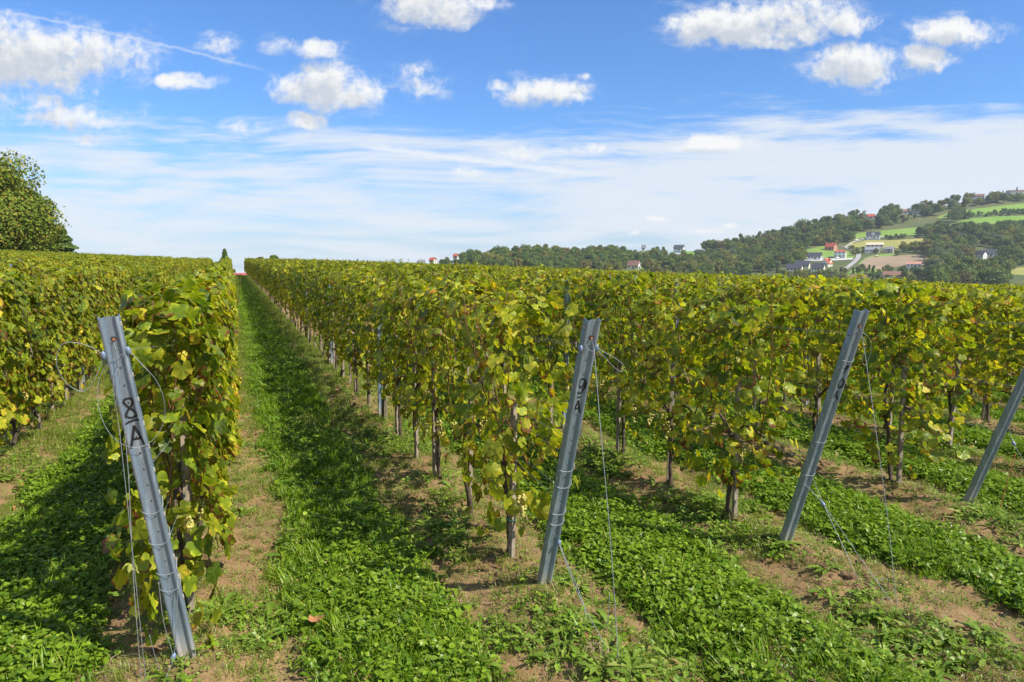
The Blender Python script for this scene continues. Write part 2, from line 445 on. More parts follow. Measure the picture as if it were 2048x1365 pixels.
ORD = ['first', 'second', 'third', 'fourth', 'fifth', 'sixth', 'seventh', 'eighth', 'ninth', 'tenth', 'eleventh', 'twelfth']
ROWNAME = {7: 'row left of post 8A', 8: 'row behind post 8A', 9: 'row behind post 9A', 10: 'row behind post 10A', 11: 'row behind the right edge post'}
def row_name(i):
    if i in ROWNAME: return ROWNAME[i]
    if i > 11: return ORD[i-12] + ' row beyond the right edge post' if i-12 < 12 else 'far right rows'
    return ORD[6-i] + ' row beyond the row left of post 8A'
near_rank = {id(c): n for n, c in enumerate(sorted(ind, key=lambda c: c[5][2]))}
percount = {}
for c in sorted(ind, key=lambda c: (c[1], c[3])):
    w, i, k, s, p, q = c
    n = percount.get(i, 0); percount[i] = n+1
    if i in (8, 9, 10, 11) and n < 12:
        lab = '%s grapevine from the post in the %s' % (ORD[n], row_name(i))
    elif i in (8, 9, 10, 11):
        lab = 'grapevine deep in the %s, beyond its twelfth' % row_name(i)
    elif n < 6:
        lab = '%s grapevine in view in the %s' % (ORD[n], row_name(i))
    else:
        lab = 'grapevine further along the %s, beyond its sixth' % row_name(i)
    rr = np.random.RandomState(9000+i*131+k)
    t = thing('grapevine', lab, 'grapevine', p - N*(.07 if i == 8 and n == 0 else 0), ROWYAW + (pi if rr.rand() < .5 and n > 0 else 0), 'grapevines in the ' + row_name(i))
    fs = rr.uniform(.95, 1.05)
    link('trunk', TRK[rr.randint(6)], t)
    fo = link('foliage', LUSH[i % 3] if (i == 8 and n == 0) else ENDS[i % 3] if (i in (9, 10, 11) and n == 0) else (DENSE[rr.randint(10)] if i <= 8 else FOL[rr.randint(NF)]), t); fo.scale = (1.04, rr.uniform(.92, 1.1)*(1.0 if (i == 8 and n == 0) else 1.), fs*.985)
    if q[2] < 16:
        for j in range(4):
            so = link('shoot', SHO[rr.randint(8)], t); so.location = (-.36+.24*j+rr.normal()*.04, 0, 0); so.rotation_euler = (0, 0, rr.rand()*6.28)
        for j in range(rr.randint(2, 5) if q[2] < 10 else 1):
            go = link('grape_cluster', GRP[rr.randint(4)], t)
            go.location = (rr.uniform(-.4, .4), rr.choice([-1, 1])*rr.uniform(.03, .14), rr.uniform(.60, .86)); go.rotation_euler = (rr.normal()*.15, rr.normal()*.15, rr.rand()*6)
            go.scale = (1.15,)*3
# remaining vines of the field: one mass
def joined_vine(i):
    mb = trunk_mb(700+i)
    for x in (-.3, 0., .3): shoot_mb(720+i*3, mb, 0, x)
    return mb.mesh('vine_wood', M['bark'], True)
tmpl = FOL[:10] + [joined_vine(i) for i in range(3)] + DENSE
pos, rot, scl, idx = [], [], [], []
for n, (w, i, k, s, p, q) in enumerate(rest):
    rr = np.random.RandomState(20000+i*131+k); yaw = ROWYAW+(pi if rr.rand() < .5 else 0)
    pos.append(p); rot.append((0, 0, yaw)); scl.append((1.04, rr.uniform(.92, 1.12), rr.uniform(.95, 1.06))); idx.append(rr.randint(10) + (13 if i <= 8 else 0))
    if i in (7, 8, 9, 10) or q[2] < 30:
        pos.append(p); rot.append((0, 0, yaw)); scl.append((1, 1, 1)); idx.append(10+rr.randint(3))
scatter('distant_grapevine_foliage', tmpl, pos, rot, scl, idx, 'mass of green and yellow vine rows filling the field')
print('vines', len(ind), len(rest))

# wooden stakes beside the vines
def stake_mesh(seed):
    r = np.random.RandomState(seed); mb = MB(); h = r.uniform(1.12, 1.3); lx, ly = r.normal()*.02, r.normal()*.02
    w = .017
    mb.add([(-w, -w, -.06), (w, -w, -.06), (w, w, -.06), (-w, w, -.06), (lx-w, ly-w, h), (lx+w, ly-w, h), (lx+w, ly+w, h), (lx-w, ly+w, h)],
           [(3, 2, 1, 0), (4, 5, 6, 7), (0, 1, 5, 4), (1, 2, 6, 5), (2, 3, 7, 6), (3, 0, 4, 7)])
    me = mb.mesh('wooden_stake', M['stake'])
    return me
STK = [stake_mesh(i) for i in range(5)]
mb = MB(); mb.tube([(.03*cos(a), .024*sin(a), 0) for a in np.linspace(0, 2*pi, 13)], .0028, 5, cap=False); TIE = mb.mesh('tie', M['tie'], True)
percount = {}
for c in sorted(ind, key=lambda c: (c[1], c[3])):
    w, i, k, s, p, q = c
    lim = {7: 34, 8: 14, 9: 90, 10: 18, 11: 14}.get(i, 10 if i > 11 else 0)
    if q[2] > lim: continue
    n = percount.get(i, 0); percount[i] = n+1
    if i in (8, 9, 10, 11) and n < 10: lab = 'grey stake at the %s vine of the %s' % (ORD[n], row_name(i))
    elif i in (8, 9, 10, 11): lab = 'stake in the %s, past its tenth' % row_name(i)
    elif n < 5: lab = '%s stake in view in the %s' % (ORD[n], row_name(i))
    else: lab = 'stake further along the %s, past its fifth' % row_name(i)
    rr = np.random.RandomState(777+i*131+k)
    o = link('wooden_stake', STK[rr.randint(5)], None, p + D*(rr.choice([-1, 1])*.055) + N*rr.normal()*.02)
    o.rotation_euler = (rr.normal()*.012, rr.normal()*.012, ROWYAW+rr.normal()*.3)
    tag(o, lab, 'stake', 'wooden stakes of the ' + row_name(i))
    if q[2] < 9 and rr.rand() < .7:
        to = link('tie', TIE, o); to.location = (.0, .012, rr.uniform(.25, .6))

# galvanised line posts inside the rows
def channel(mb, x0, w, dep, rib, P, L, mi=0, nseg=2):
    prof = profile(w, dep, rib)
    ts = np.linspace(0, L, nseg+1)
    V = [P(x, t, y) for t in ts for x, y in prof]; k = len(prof)
    mb.add(V, [(i*k+j, i*k+j+1, (i+1)*k+j+1, (i+1)*k+j) for i in range(nseg) for j in range(k-1)], mi)
def profile(w, dep, rib):
    h = w/2; pr = [(-h, -dep), (-h, rib*.45)]
    for a in (150, 120, 90, 60, 30):
        pr.append((-h*.775+h*.225*cos(radians(a)), rib*.45+rib*.55*sin(radians(a))))
    pr += [(-h*.50, rib*.40), (-h*.42, 0)]
    return pr + [(-x, y) for x, y in pr[::-1]]
def line_post_mesh():
    mb = MB(); channel(mb, 0, .058, .03, .012, lambda x, t, y: (x, -y, t-.05), 1.98)
    for t in np.arange(.35, 1.95, .1):
        for sx in (-1, 1): mb.box((sx*.0305, .012, t), .004, .010, .016)
    return mb.mesh('line_post', M['steel'])
LPM = line_post_mesh()
lp_n = {}
for i in range(4, 20):
    X = rowX(i); r = np.random.RandomState(300+i); s = {9: 9.35, 8: 9.6, 10: 7.9}.get(i, 7.6+2.0*r.rand()); k = 0
    while s < 94:
        p = rs(X+.03, s); q = proj(p + UP*1.9)
        ok = -10 < q[0] < 2055 and q[2] > 3 and (i == 9 or q[2] < 26)
        if ok:
            n = lp_n.get(i, 0); lp_n[i] = n+1
            lab = ('%s metal line post along the %s' % (ORD[n], row_name(i))) if n < 8 else 'metal line post far along the %s, past its eighth' % row_name(i)
            o = link('line_post', LPM, None, p); o.rotation_euler = (r.normal()*.015, r.normal()*.015, ROWYAW-pi/2); md = o.modifiers.new('gauge', 'SOLIDIFY'); md.thickness = .003
            tag(o, lab, 'line post', 'metal line posts of the ' + row_name(i))
        s += 4.9; k += 1

# ---------------------------------------------------------------- slanting end posts with painted numbers
AX = nrmz(-.63*D + 1.87*UP); OUT = nrmz(-1.87*D - .63*UP)
W, DEP, RIB = .086, .034, .016
pf = profile(W, DEP, RIB)[1:-1]
pfx = np.array([a for a, _ in pf]); pfy = np.array([b for _, b in pf])
def depth_at(x): return float(np.interp(x, pfx, pfy))
def stroke(mb, pts, P, w=.008, closed=False):
    Q = smooth_path(pts, 7) if len(pts) > 2 else [np.array(pts[0])+(np.array(pts[1])-np.array(pts[0]))*t for t in np.linspace(0, 1, 12)]
    Q = np.array(Q); T = np.gradient(Q, axis=0); T = nrmz(T); Pn = np.column_stack([-T[:, 1], T[:, 0]])
    V = []
    for a, b in zip(Q, Pn):
        for sgn in (-1, -.33, .33, 1):
            x, t = a + b*sgn*w/2; x = max(-W*.497, min(W*.497, x)); V.append(P(x, t, depth_at(x)+.0016))
    n = len(Q)
    mb.add(V, [(i*4+j, i*4+j+1, (i+1)*4+j+1, (i+1)*4+j) for i in range(n-1) for j in range(3)])
def digit8(cx, ct, w, h):
    return [(cx + w*.5*sin(2*q)*(1.06 if cos(q) < 0 else .92), ct + h*.5*cos(q)) for q in np.linspace(0, 2*pi, 25)]
def letterA(cx, ct, w, h):
    return [[(cx-w*.5, ct-h*.5), (cx+w*.03, ct+h*.5)], [(cx+w*.0, ct+h*.5), (cx+w*.5, ct-h*.5)], [(cx-w*.38, ct-h*.14), (cx+w*.36, ct-h*.14)]]
POSTS = {}; N0 = N
def end_post(i, s, L, txt, label, dX=0., top=None):
    X = rowX(i)+dX; b = rs(X, s); ax = AX; N = N0
    if top is not None:                  # lean measured from where the top of the post stands
        r_ = ray(*top); o_ = np.array([0, 0, H]) - b; A_ = r_@r_; B_ = r_@o_; C_ = o_@o_ - L*L; dsc = B_*B_-A_*C_
        t_ = (-B_ - sqrt(max(dsc, 0)))/A_ if dsc > 0 else -B_/A_
        ax = nrmz(o_ + r_*t_); print('post', i, dsc, ax@D, ax@N0, ax@UP)
    out_ = nrmz(-D - ax*(-D@ax)); N = np.cross(-out_, ax)
    t = thing('end_post', label, 'end post', b, 0, 'slanting end posts of the vine rows')
    P = lambda x, tt, y: N*x + ax*tt + out_*y
    PW = lambda x, tt, y: b + P(x, tt, y)
    mb = MB()
    channel(mb, 0, W, DEP, RIB, lambda x, tt, y: P(x, tt-.08, y), L+.08, nseg=1)
    o = link('channel', mb.mesh('channel', M['steel']), t); md = o.modifiers.new('gauge', 'SOLIDIFY'); md.thickness = .0028; md.offset = -1
    mb = MB(); mb.add([N*(.0045*cos(q)+.002) + ax*.0055*sin(q) + out_*.0006 for q in np.linspace(0, 2*pi, 9)[:-1]], [tuple(range(8))])
    hm_ = mb.mesh('punched_hole', M['hole'])
    for tt in np.arange(L-.16, .45, -.088): link('punched_hole', hm_, t, ax*tt)
    mb = MB(); mb.box((0, 0, 0), .006, .018, .012, (N, ax, out_)); hk = mb.mesh('wire_hook', M['steel'])
    for tt in np.arange(L-.04, .35, -.125):  # wire hooks along both flanges
        for sx in (-1, 1): link('wire_hook', hk, t, P(sx*(W/2+.0025), tt, -.006))
    mb = MB()                              # large hole near the top with its rusty bolt
    mb.add([P(.001+.0125*cos(q), L-.105+.0115*sin(q), .0012) for q in np.linspace(0, 2*pi, 17)[:-1]], [tuple(range(16))], 0)
    mb.tube([P(.003, L-.112, -.004), P(.004, L-.105, .012)], .0062, 8, 1)
    link('top_hole', mb.mesh('top_hole', [M['hole'], M['rust']]), t)
    if txt:
        mb = MB()
        for st in txt: stroke(mb, st[0], P, st[1])
        o = link('lettering', mb.mesh('lettering', M['ink']), t)
    POSTS[i] = (PW, L, b)
    return t
T8 = [(digit8(.002, 1.520, .041, .098), .0105), ([(-.028, 1.448), (.032, 1.460)], .010)] + [(q, .0115) for q in letterA(.002, 1.375, .062, .108)]
end_post(8, 3.97, 1.97, T8, 'slanting galvanised end post marked 8A in black', top=(216, 634))
nine = [(.018, 1.505), (.0, 1.522), (-.016, 1.500), (-.008, 1.470), (.010, 1.478), (.018, 1.503), (.016, 1.46), (.002, 1.428), (-.016, 1.436)]
nine = [(x*1.15, t+.085) for x, t in nine]
T9 = [(nine, .0095), ([(-.013, 1.486), (.013, 1.488)], .008), ([(.0, 1.632), (.004, 1.634)], .007)] + [(q, .0095) for q in letterA(-.002, 1.425, .044, .084)]
end_post(9, 4.02, 1.97, T9, 'slanting galvanised end post marked 9A in black', dX=.05, top=(1187, 640))
T10 = [([(.010, 1.545), (.022, 1.612)], .007), ([(.022, 1.612), (.008, 1.585)], .006), ([(.012, 1.51), (.012, 1.516)], .005),
       (digit8(0, 0, 0, 0), .0), ([(.004, 1.44), (.020, 1.445)], .006)]
T10 = [q for q in T10 if q[1] > 0]
zero = [(.012+.014*sin(a), 1.475+.036*cos(a)) for a in np.linspace(0, 2*pi, 9)]
T10 += [(zero, .0075)] + [(q, .0075) for q in letterA(.004, 1.385, .036, .068)]
T10 = [([(x, t-.04) for x, t in q], w*1.15) for q, w in T10]
end_post(10, 4.02, 1.97, T10, 'slanting galvanised end post marked 10A in black', top=(1727, 622))
end_post(11, 4.20, 1.97, None, 'slanting galvanised end post cut off by the right edge of the picture', dX=.22)

# wires and tensioners
def wire(name, pts, label, r=.0021, cat='wire', loc=None, mat='wire'):
    b = np.array(pts[0]) if loc is None else loc
    mb = MB(); mb.tube([np.array(p)-b for p in smooth_path(pts, 8)], r, 5)
    return tag(link(name, mb.mesh(name, M[mat], True), None, b), label, cat)
def clip_on(parent, p, axis=None, s=1.):
    mb = MB(); axis = AX if axis is None else axis
    b = np.array(parent.location)
    prof = [(-.022, .004), (-.014, .0105), (0, .0125), (.012, .010), (.021, .004)]
    mb.tube([p-b+axis*a*s for a, _ in prof], [q*s for _, q in prof], 8)
    return link('tensioner', mb.mesh('tensioner', M['clip'], True), parent)
def gnd(p, dz=0.): return np.array([p[0], p[1], float(gz(p[0], p[1]))+dz])
def on_ground(px, py, it=30):
    r = ray(px, py); t = 5.
    for _ in range(it):
        p = np.array([0, 0, H]) + r*t
        t += (p[2]-float(gz(p[0], p[1])))/max(.05, -r[2])*.8
    return np.array([0, 0, H]) + r*t
def at_depth(px, py, Y): return np.array([0, 0, H]) + ray(px, py)*Y
# post 8A
PW, L, b = POSTS[8]
hole = PW(.002, L-.12, .012)
a = on_ground(288, 1420)
w = wire('guy_wire', [hole, PW(.004, L-.2, .03), PW(-.02, L-.42, .05), PW(-.055, L-.75, .07), hole*.35+a*.65+OUT*.0, a], 'long grey guy wire hanging from the top hole of post 8A', .0017)
w = wire('guy_wire', [PW(.035, 1.80, .03), PW(.0, 1.74, .03), PW(-.035, 1.66, .05), PW(-.055, 1.4, .06), hole*.34+a*.66+N*.01, a+N*.02], 'second guy wire running down beside the first on post 8A', .0015)
ring = [PW(.047, 1.80, .012)] + [PW(.02+.135*sin(q)*1.0, 1.555+.225*cos(q), .035+.02*sin(q*2)) for q in np.linspace(-.35, -5.6, 15)] + [PW(.052, 1.80, .0)]
w = wire('wire_ring', ring, 'wide loop of loose wire ringing the upper part of post 8A', .0014); clip_on(w, PW(.050, 1.80, .008)); 
lp = [PW(-.05, 1.80, .01), PW(-.11, 1.86, .02), PW(-.19, 1.88, .02), PW(-.235, 1.80, .02), PW(-.22, 1.70, .02), PW(-.165, 1.645, .02), PW(-.11, 1.69, .02), PW(-.05, 1.79, .01)]
w = wire('wire_loop', lp, 'loose wire loop hanging left of post 8A', .0014); clip_on(w, PW(-.052, 1.795, .008))
for k, tt in enumerate((.98, .80, .62, .52)):
    wire('wire_wrap', [PW(-.044, tt, -.012), PW(-.046, tt-.005, .014), PW(-.02, tt-.015, .024), PW(.02, tt-.018, .024), PW(.047, tt+.004, .012), PW(.05, tt+.04, -.03)],
         '%s wire wrap from the top around post 8A below the lettering' % ORD[k], .0016)
cl = on_ground(318, 1365); cl = PW(-.055, .12, .05)
w = wire('anchor_wire', [PW(.035, .52, .02), PW(-.01, .30, .04), cl, on_ground(318, 1390)], 'lower anchor wire running through a grey tensioner by the foot of post 8A', .0019); clip_on(w, cl, UP*.9+N*.35, 1.1)
wire('anchor_wire', [PW(-.048, .56, .01), PW(-.062, .34, .04), cl, PW(-.07, .02, .05), PW(-.10, -.02, .06), PW(-.13, .10, .06), PW(-.135, .3, .06)], 'looped wire tail below the tensioner beside post 8A', .0017)
# trellis wires
PWs = {}
for i in (8, 9, 10, 11):
    PW, L, b = POSTS[i]; X = rowX(i); nm = {8: 'post 8A', 9: 'post 9A', 10: 'post 10A', 11: 'the right edge post'}[i]
    for hgt, tt, word in ((.86, .80, 'lowest'), (1.22, 1.22, 'middle'), (1.68, 1.80, 'top')):
        for sx in (1, -1):
            p0 = PW(sx*.047, tt, -.01); q = [p0, rs(X+sx*.03, 5.0, hgt*.995)] + [rs(X+sx*.02, s, hgt) for s in (7, 11)]
            w = wire('trellis_wire', q, '%s trellis wire on the %s side leaving %s' % (word, 'right' if sx > 0 else 'left', nm), .0011)
            if word == 'top' and i != 8: clip_on(w, p0, D, .9)
            elif word == 'lowest' and i in (8, 9) : clip_on(w, q[0]*.55+q[1]*.45, D, .9)
# post 9A
PW, L, b = POSTS[9]
hole = PW(.003, L-.115, .014); a = on_ground(1238, 1350)
wire('guy_wire', [hole, PW(.02, L-.2, .05), hole*.72+a*.28+N*.01, hole*.45+a*.55+N*.015, hole*.2+a*.8+N*.01, a], 'long grey guy wire hanging from the top hole of post 9A', .0020)
cl = PW(.034, .44, .02)
w = wire('anchor_wire', [PW(-.044, .58, -.01), PW(.0, .50, .025), cl, cl*.6+a*.4-UP*.05, a+N*.012], 'lower anchor wire running from the tensioner on post 9A', .0019); clip_on(w, cl, AX*.8+N*.3, 1.15)
wire('anchor_wire', [PW(.046, .56, -.01), cl+N*.006, cl*.62+a*.38-UP*.075+N*.02, cl*.5+a*.5-UP*.19+N*.03, cl*.42+a*.58-UP*.10+N*.10, cl*.42+a*.58+UP*.1+N*.12], 'slack wire tail looping beside the anchor wire of post 9A', .0017)
lp = [PW(.05, 1.80, .0), PW(.13, 1.76, .02), PW(.20, 1.72, .03), PW(.235, 1.685, .03), PW(.225, 1.655, .03), PW(.17, 1.685, .03), PW(.10, 1.75, .03), PW(.05, 1.79, .01)]
w = wire('wire_loop', lp, 'loose wire loop sticking out right of post 9A', .0016); clip_on(w, PW(.05, 1.80, .006)); clip_on(w, PW(-.05, 1.80, .006))
for k, tt in enumerate((1.0, .88, .68, .60)):
    wire('wire_wrap', [PW(-.044, tt, -.012), PW(-.046, tt-.003, .014), PW(-.02, tt-.01, .022), PW(.02, tt-.012, .022), PW(.047, tt+.002, .012), PW(.06 if k < 2 else .05, tt+.03, -.03)],
         '%s wire wrap from the top around post 9A below the lettering' % ORD[k], .0016)
wire('wire_wrap', [PW(-.05, 1.86, .0), PW(-.02, 1.81, .024), PW(.02, 1.79, .024), PW(.048, 1.80, .0)], 'wire tied across post 9A just under its top hole', .0016)
# post 10A
PW, L, b = POSTS[10]
hole = PW(.003, L-.115, .014); a = on_ground(1795, 1225)
wire('guy_wire', [hole, PW(.04, L-.22, .05), hole*.62+a*.38+N*.02, hole*.3+a*.7+N*.02, a], 'long grey guy wire hanging from the top hole of post 10A', .0018)
cl = at_depth(1646, 1008, b[1]-.25)
w = wire('anchor_wire', [PW(-.03, .62, .0), cl, cl*.45+a*.55, a+N*.01], 'lower anchor wire slanting from post 10A to the ground', .0019); clip_on(w, cl, nrmz(a-cl), 1.1)
wire('anchor_wire', [PW(.045, .66, .0), cl+N*.004, cl*.65+a*.35-UP*.10, cl*.5+a*.5-UP*.19+N*.04, cl*.45+a*.55-UP*.17+N*.22], 'slack wire tail below the tensioner of post 10A', .0017)
wire('wire_loop', [PW(.04, 1.80, .0), PW(.09, 1.74, .03), PW(.10, 1.62, .03), PW(.15, 1.58, .03), PW(.155, 1.68, .03), PW(.10, 1.78, .03), PW(.04, 1.82, .0)], 'loose wire loop hanging right of the top of post 10A', .0016)
for k, tt in enumerate((1.62, .98, .70)):
    wire('wire_wrap', [PW(-.044, tt, -.012), PW(-.046, tt-.003, .014), PW(.02, tt-.012, .022), PW(.047, tt+.002, .012)], '%s wire wrap from the top around post 10A' % ORD[k], .0016)
# right edge post
PW, L, b = POSTS[11]
a = on_ground(2140, 1060); cl = PW(.09, .72, .08)
w = wire('anchor_wire', [PW(.0, 1.0, .02), cl, a], 'anchor wire slanting right from the post at the right edge', .002); clip_on(w, cl, nrmz(a-cl), 1.1)
g = on_ground(1993, 1042)
wire('rusty_rod', [g-UP*.03, g*.5+PW(.12, .58, .10)*.5+N*.01, PW(.14, .62, .10)], 'thin rusty rod leaning by the post at the right edge', .0035, 'rod', mat='rust')

# ---------------------------------------------------------------- ground sheet
def lat_noise(x, y, seed, f):
    r = np.random.RandomState(seed); G = r.rand(64, 64)
    u, v = x*f, y*f; i, j = np.floor(u).astype(int), np.floor(v).astype(int); fu, fv = u-i, v-j
    fu, fv = fu*fu*(3-2*fu), fv*fv*(3-2*fv)
    g = lambda a, b: G[a % 64, b % 64]
    return (g(i, j)*(1-fu)+g(i+1, j)*fu)*(1-fv)+(g(i, j+1)*(1-fu)+g(i+1, j+1)*fu)*fv-.5
def rowdist(X): return (X-rowX(8)+SP/2) % SP - SP/2        # distance from the nearest row line
def micro(X, s):
    m = .05*lat_noise(X, s, 1, 1.6) + .030*lat_noise(X, s, 2, 5.) + .022*lat_noise(X, s, 3, 13.)
    rd = np.abs(rowdist(X))
    m = m + .045*np.exp(-(rd/.22)**2)*(1+1.2*lat_noise(X, s, 4, 2.5)) - .035*np.exp(-((rd-.5)/.16)**2)
    return m*np.clip((s+4)/4, 0, 1)
Xs = np.concatenate([-np.geomspace(1300, 4., 40), np.arange(-3.5, 9.5, .045), np.geomspace(10., 1300, 60)])
Ss = np.concatenate([[-400, -60, -20, -8], np.arange(-3, 2.4, .5), np.arange(2.4, 14, .05), np.arange(14, 40, .3), np.arange(40, 190, 3), np.geomspace(195, 1400, 30)])
GX, GS = np.meshgrid(Xs, Ss)
GZ = gz_rs(GX, GS) + micro(GX, GS)*1.0*(np.abs(GX) < 40)*(GS < 98)
GZ = GZ + (.022*lat_noise(GX, GS, 6, 20.)+.02*np.clip(lat_noise(GX, GS, 8, 9.), .1, 1))*(np.abs(GX) < 12)*(GS < 16)
V = np.stack([GX*N[0]+GS*D[0], GX*N[1]+GS*D[1], GZ], -1).reshape(-1, 3)
nx, ny = len(Xs), len(Ss)
ii = (np.arange(ny-1)[:, None]*nx + np.arange(nx-1)[None]).ravel()
Q = np.stack([ii, ii+1, ii+nx+1, ii+nx], 1)
m, nt, out = new_mat('vineyard_soil')
tc = nt.add('ShaderNodeTexCoord').outputs['Object']
n1 = nt.noise(tc, 1.3, 5); n2 = nt.noise(tc, 9., 6, .65); n3 = nt.noise(tc, 60., 4)
c = nt.mix(nt.mr(n1, .35, .65), (.27, .175, .085), (.20, .125, .06))
c = nt.mix(nt.mr(n2, .5, .75), c, (.17, .105, .06))
c = nt.mix(nt.math('MULTIPLY', nt.mr(n3, .55, .75), .5), c, (.42, .31, .20))
# mossy film of seedlings in patches
c = nt.mix(nt.math('MULTIPLY', nt.mr(nt.noise(tc, 3.1, 5, .6), .50, .66), .65), c, (.13, .15, .04))
hgt = nt.math('ADD', nt.math('MULTIPLY', n2, .7), nt.math('MULTIPLY', n3, .3))
nt.set(out.inputs[0], pbsdf(nt, c, .95, 0., .15, bump(nt, hgt, .8, .03)))
M['soil'] = m
setting('ground', mesh_np('ground', V, Q, M['soil'], smooth=True))

# ---------------------------------------------------------------- ground vegetation (stuff)
def blade_tuft(seed, n=16, h=(.05, .12), spread=.05, w=.0028, hue=(.25, .25), lean=.5, mat='grass'):
    r = np.random.RandomState(seed); V = []; T = []; C = []
    for i in range(n):
        a = r.rand()*6.28; bx, by = spread*r.normal()*.6, spread*r.normal()*.6
        L = r.uniform(*h); dx, dy = cos(a), sin(a); le = lean*r.uniform(.3, 1.5); px, py = -dy, dx; ww = w*r.uniform(.7, 1.4)
        col = (np.clip(hue[0]+hue[1]*r.normal(), 0, 1), r.rand(), 0); b = len(V)
        for k, t in enumerate((0, .4, .75, 1.)):
            cx, cy, cz = bx+dx*le*L*t*t, by+dy*le*L*t*t, L*(t-.28*le*t*t)
            q = ww*(1-.25*t) if k < 3 else 0
            if k < 3: V += [(cx-px*q, cy-py*q, cz), (cx+px*q, cy+py*q, cz)]; C += [col, col]
            else: V.append((cx, cy, cz)); C.append(col)
        T += [(b, b+1, b+3), (b, b+3, b+2), (b+2, b+3, b+5), (b+2, b+5, b+4), (b+4, b+5, b+6)]
    return mesh_np('tuft', V, T, M[mat], np.array(C))
def clover_tuft(seed, n=18, spread=.085, h=(.015, .075), lr=(.0065, .0125)):
    r = np.random.RandomState(seed); V = []; T = []; C = []
    for i in range(n):
        q = spread*sqrt(r.rand()); a = r.rand()*6.28; hh = r.uniform(*h)
        c = np.array([q*cos(a), q*sin(a), hh]); tilt = r.normal(size=2)*.35; col = (np.clip(.35+.25*r.normal(), 0, 1), r.rand(), 0); a0 = r.rand()*6
        rad = r.uniform(*lr)
        for k in range(3):
            al = a0+k*2.094; b = len(V); cc = c+np.array([cos(al), sin(al), 0])*rad*.95
            ring = [cc + rad*np.array([cos(t)*cos(al)*1.1-sin(t)*sin(al)*.85, cos(t)*sin(al)*1.1+sin(t)*cos(al)*.85, 0]) for t in np.linspace(0, 2*pi, 8)[:-1]]
            for p in [cc]+ring:
                dd = p-c; V.append((p[0], p[1], p[2]+dd[0]*tilt[0]+dd[1]*tilt[1]+.15*np.linalg.norm(dd)*(1 if p is not cc else 0))); C.append(col)
            T += [(b, b+1+j, b+1+(j+1) % 7) for j in range(7)]
        b = len(V); st = .0011                       # stalk
        V += [(c[0]*.4-st, c[1]*.4, 0), (c[0]*.4+st, c[1]*.4, 0), tuple(c)]; C += [col]*3; T.append((b, b+1, b+2))
    return mesh_np('clover_patch', V, T, M['clover'], np.array(C))
def rosette(seed, n=9, L=(.06, .13), wd=.22, lift=.5, lob=0.):
    r = np.random.RandomState(seed); V = []; T = []; C = []
    for i in range(n):
        a = 6.28*i/n+r.normal()*.3; l = r.uniform(*L); up = lift*r.uniform(.4, 1.5); col = (np.clip(.4+.25*r.normal(), 0, 1), r.rand(), 0)
        b = len(V); px, py = -sin(a), cos(a); ts = np.linspace(0, 1, 8)
        for j, t in enumerate(ts):
            w = l*wd*(.12+1.5*t**1.3*(1-t)**.55)*(1+(lob if j % 2 else -lob*.6)); z = l*(up*t-.75*up*t*t)+.006
            x, y = cos(a)*l*t, sin(a)*l*t
            V += [(x-px*w, y-py*w, z+.25*w), (x, y, z), (x+px*w, y+py*w, z+.25*w)]; C += [col]*3
        for j in range(len(ts)-1):
            q = b+j*3; T += [(q, q+3, q+4), (q, q+4, q+1), (q+1, q+4, q+5), (q+1, q+5, q+2)]
    return mesh_np('rosette', V, T, M['weed'], np.array(C), smooth=True)
def herb(seed):                                       # little upright weed with scattered oval leaves
    r = np.random.RandomState(seed); V = []; T = []; C = []
    for i in range(26):
        t = r.rand(); q = .07*r.rand()*(1.2-t*.5); a = r.rand()*6.28; c = np.array([q*cos(a), q*sin(a), .012+.10*t*r.rand()])
        al = r.rand()*6.28; l = r.uniform(.011, .022); up = r.normal()*.4; col = (np.clip(.45+.3*r.normal(), 0, 1), r.rand(), 0); b = len(V)
        dx = np.array([cos(al), sin(al), up]); dy = np.array([-sin(al), cos(al), r.normal()*.3])
        V += [tuple(c), tuple(c+dx*l*.5+dy*l*.42), tuple(c+dx*l*1.3), tuple(c+dx*l*.5-dy*l*.42)]; C += [col]*4; T += [(b, b+1, b+2), (b, b+2, b+3)]
    return mesh_np('herb', V, T, M['weed'], np.array(C))
def broadleaf(seed, n=15, L=(.022, .05), spread=.08):
    r = np.random.RandomState(seed); V = []; T = []; C = []
    for i in range(n):
        q = spread*sqrt(r.rand()); a = r.rand()*6.28; c = np.array([q*cos(a), q*sin(a), r.uniform(.012, .085)]); l = r.uniform(*L); w = l*r.uniform(.24, .42)
        al = r.rand()*6.28; up = r.uniform(-.2, 1.1); dx = nrmz(np.array([cos(al), sin(al), up])); dy = nrmz(np.array([-sin(al), cos(al), r.normal()*.35])); dz = np.cross(dx, dy)
        col = (np.clip(.38+.25*r.normal(), 0, 1), r.rand(), 0); b = len(V); ts = (0, .22, .5, .78, 1.)
        for t, ww in zip(ts, (.05, .75, 1., .7, .03)):
            p = c + dx*l*t - np.array([0, 0, 1])*l*.45*t*t
            V += [tuple(p-dy*w*ww+dz*w*ww*.35), tuple(p), tuple(p+dy*w*ww+dz*w*ww*.35)]; C += [col]*3
        for j in range(4):
            q_ = b+j*3; T += [(q_, q_+3, q_+4), (q_, q_+4, q_+1), (q_+1, q_+4, q_+5), (q_+1, q_+5, q_+2)]
    return mesh_np('broadleaf', V, T, M['clover'], np.array(C))
def put(X, s, dz=0.):
    p = X[:, None]*N[None] + s[:, None]*D[None]; p[:, 2] = gz_rs(X, s)+micro(X, s)+dz; return p
def visible(P, mx=450):
    q = P - np.array([0, 0, H]); z = q[:, 1]*cos(PITCH)-q[:, 2]*sin(PITCH); zz = np.maximum(z, .1)
    px = 1024+F*q[:, 0]/zz; py = 682.5-F*(q[:, 1]*sin(PITCH)+q[:, 2]*cos(PITCH))/zz
    return (z > 1) & (px > -mx) & (px < 2048+mx) & (py < 1365+160)
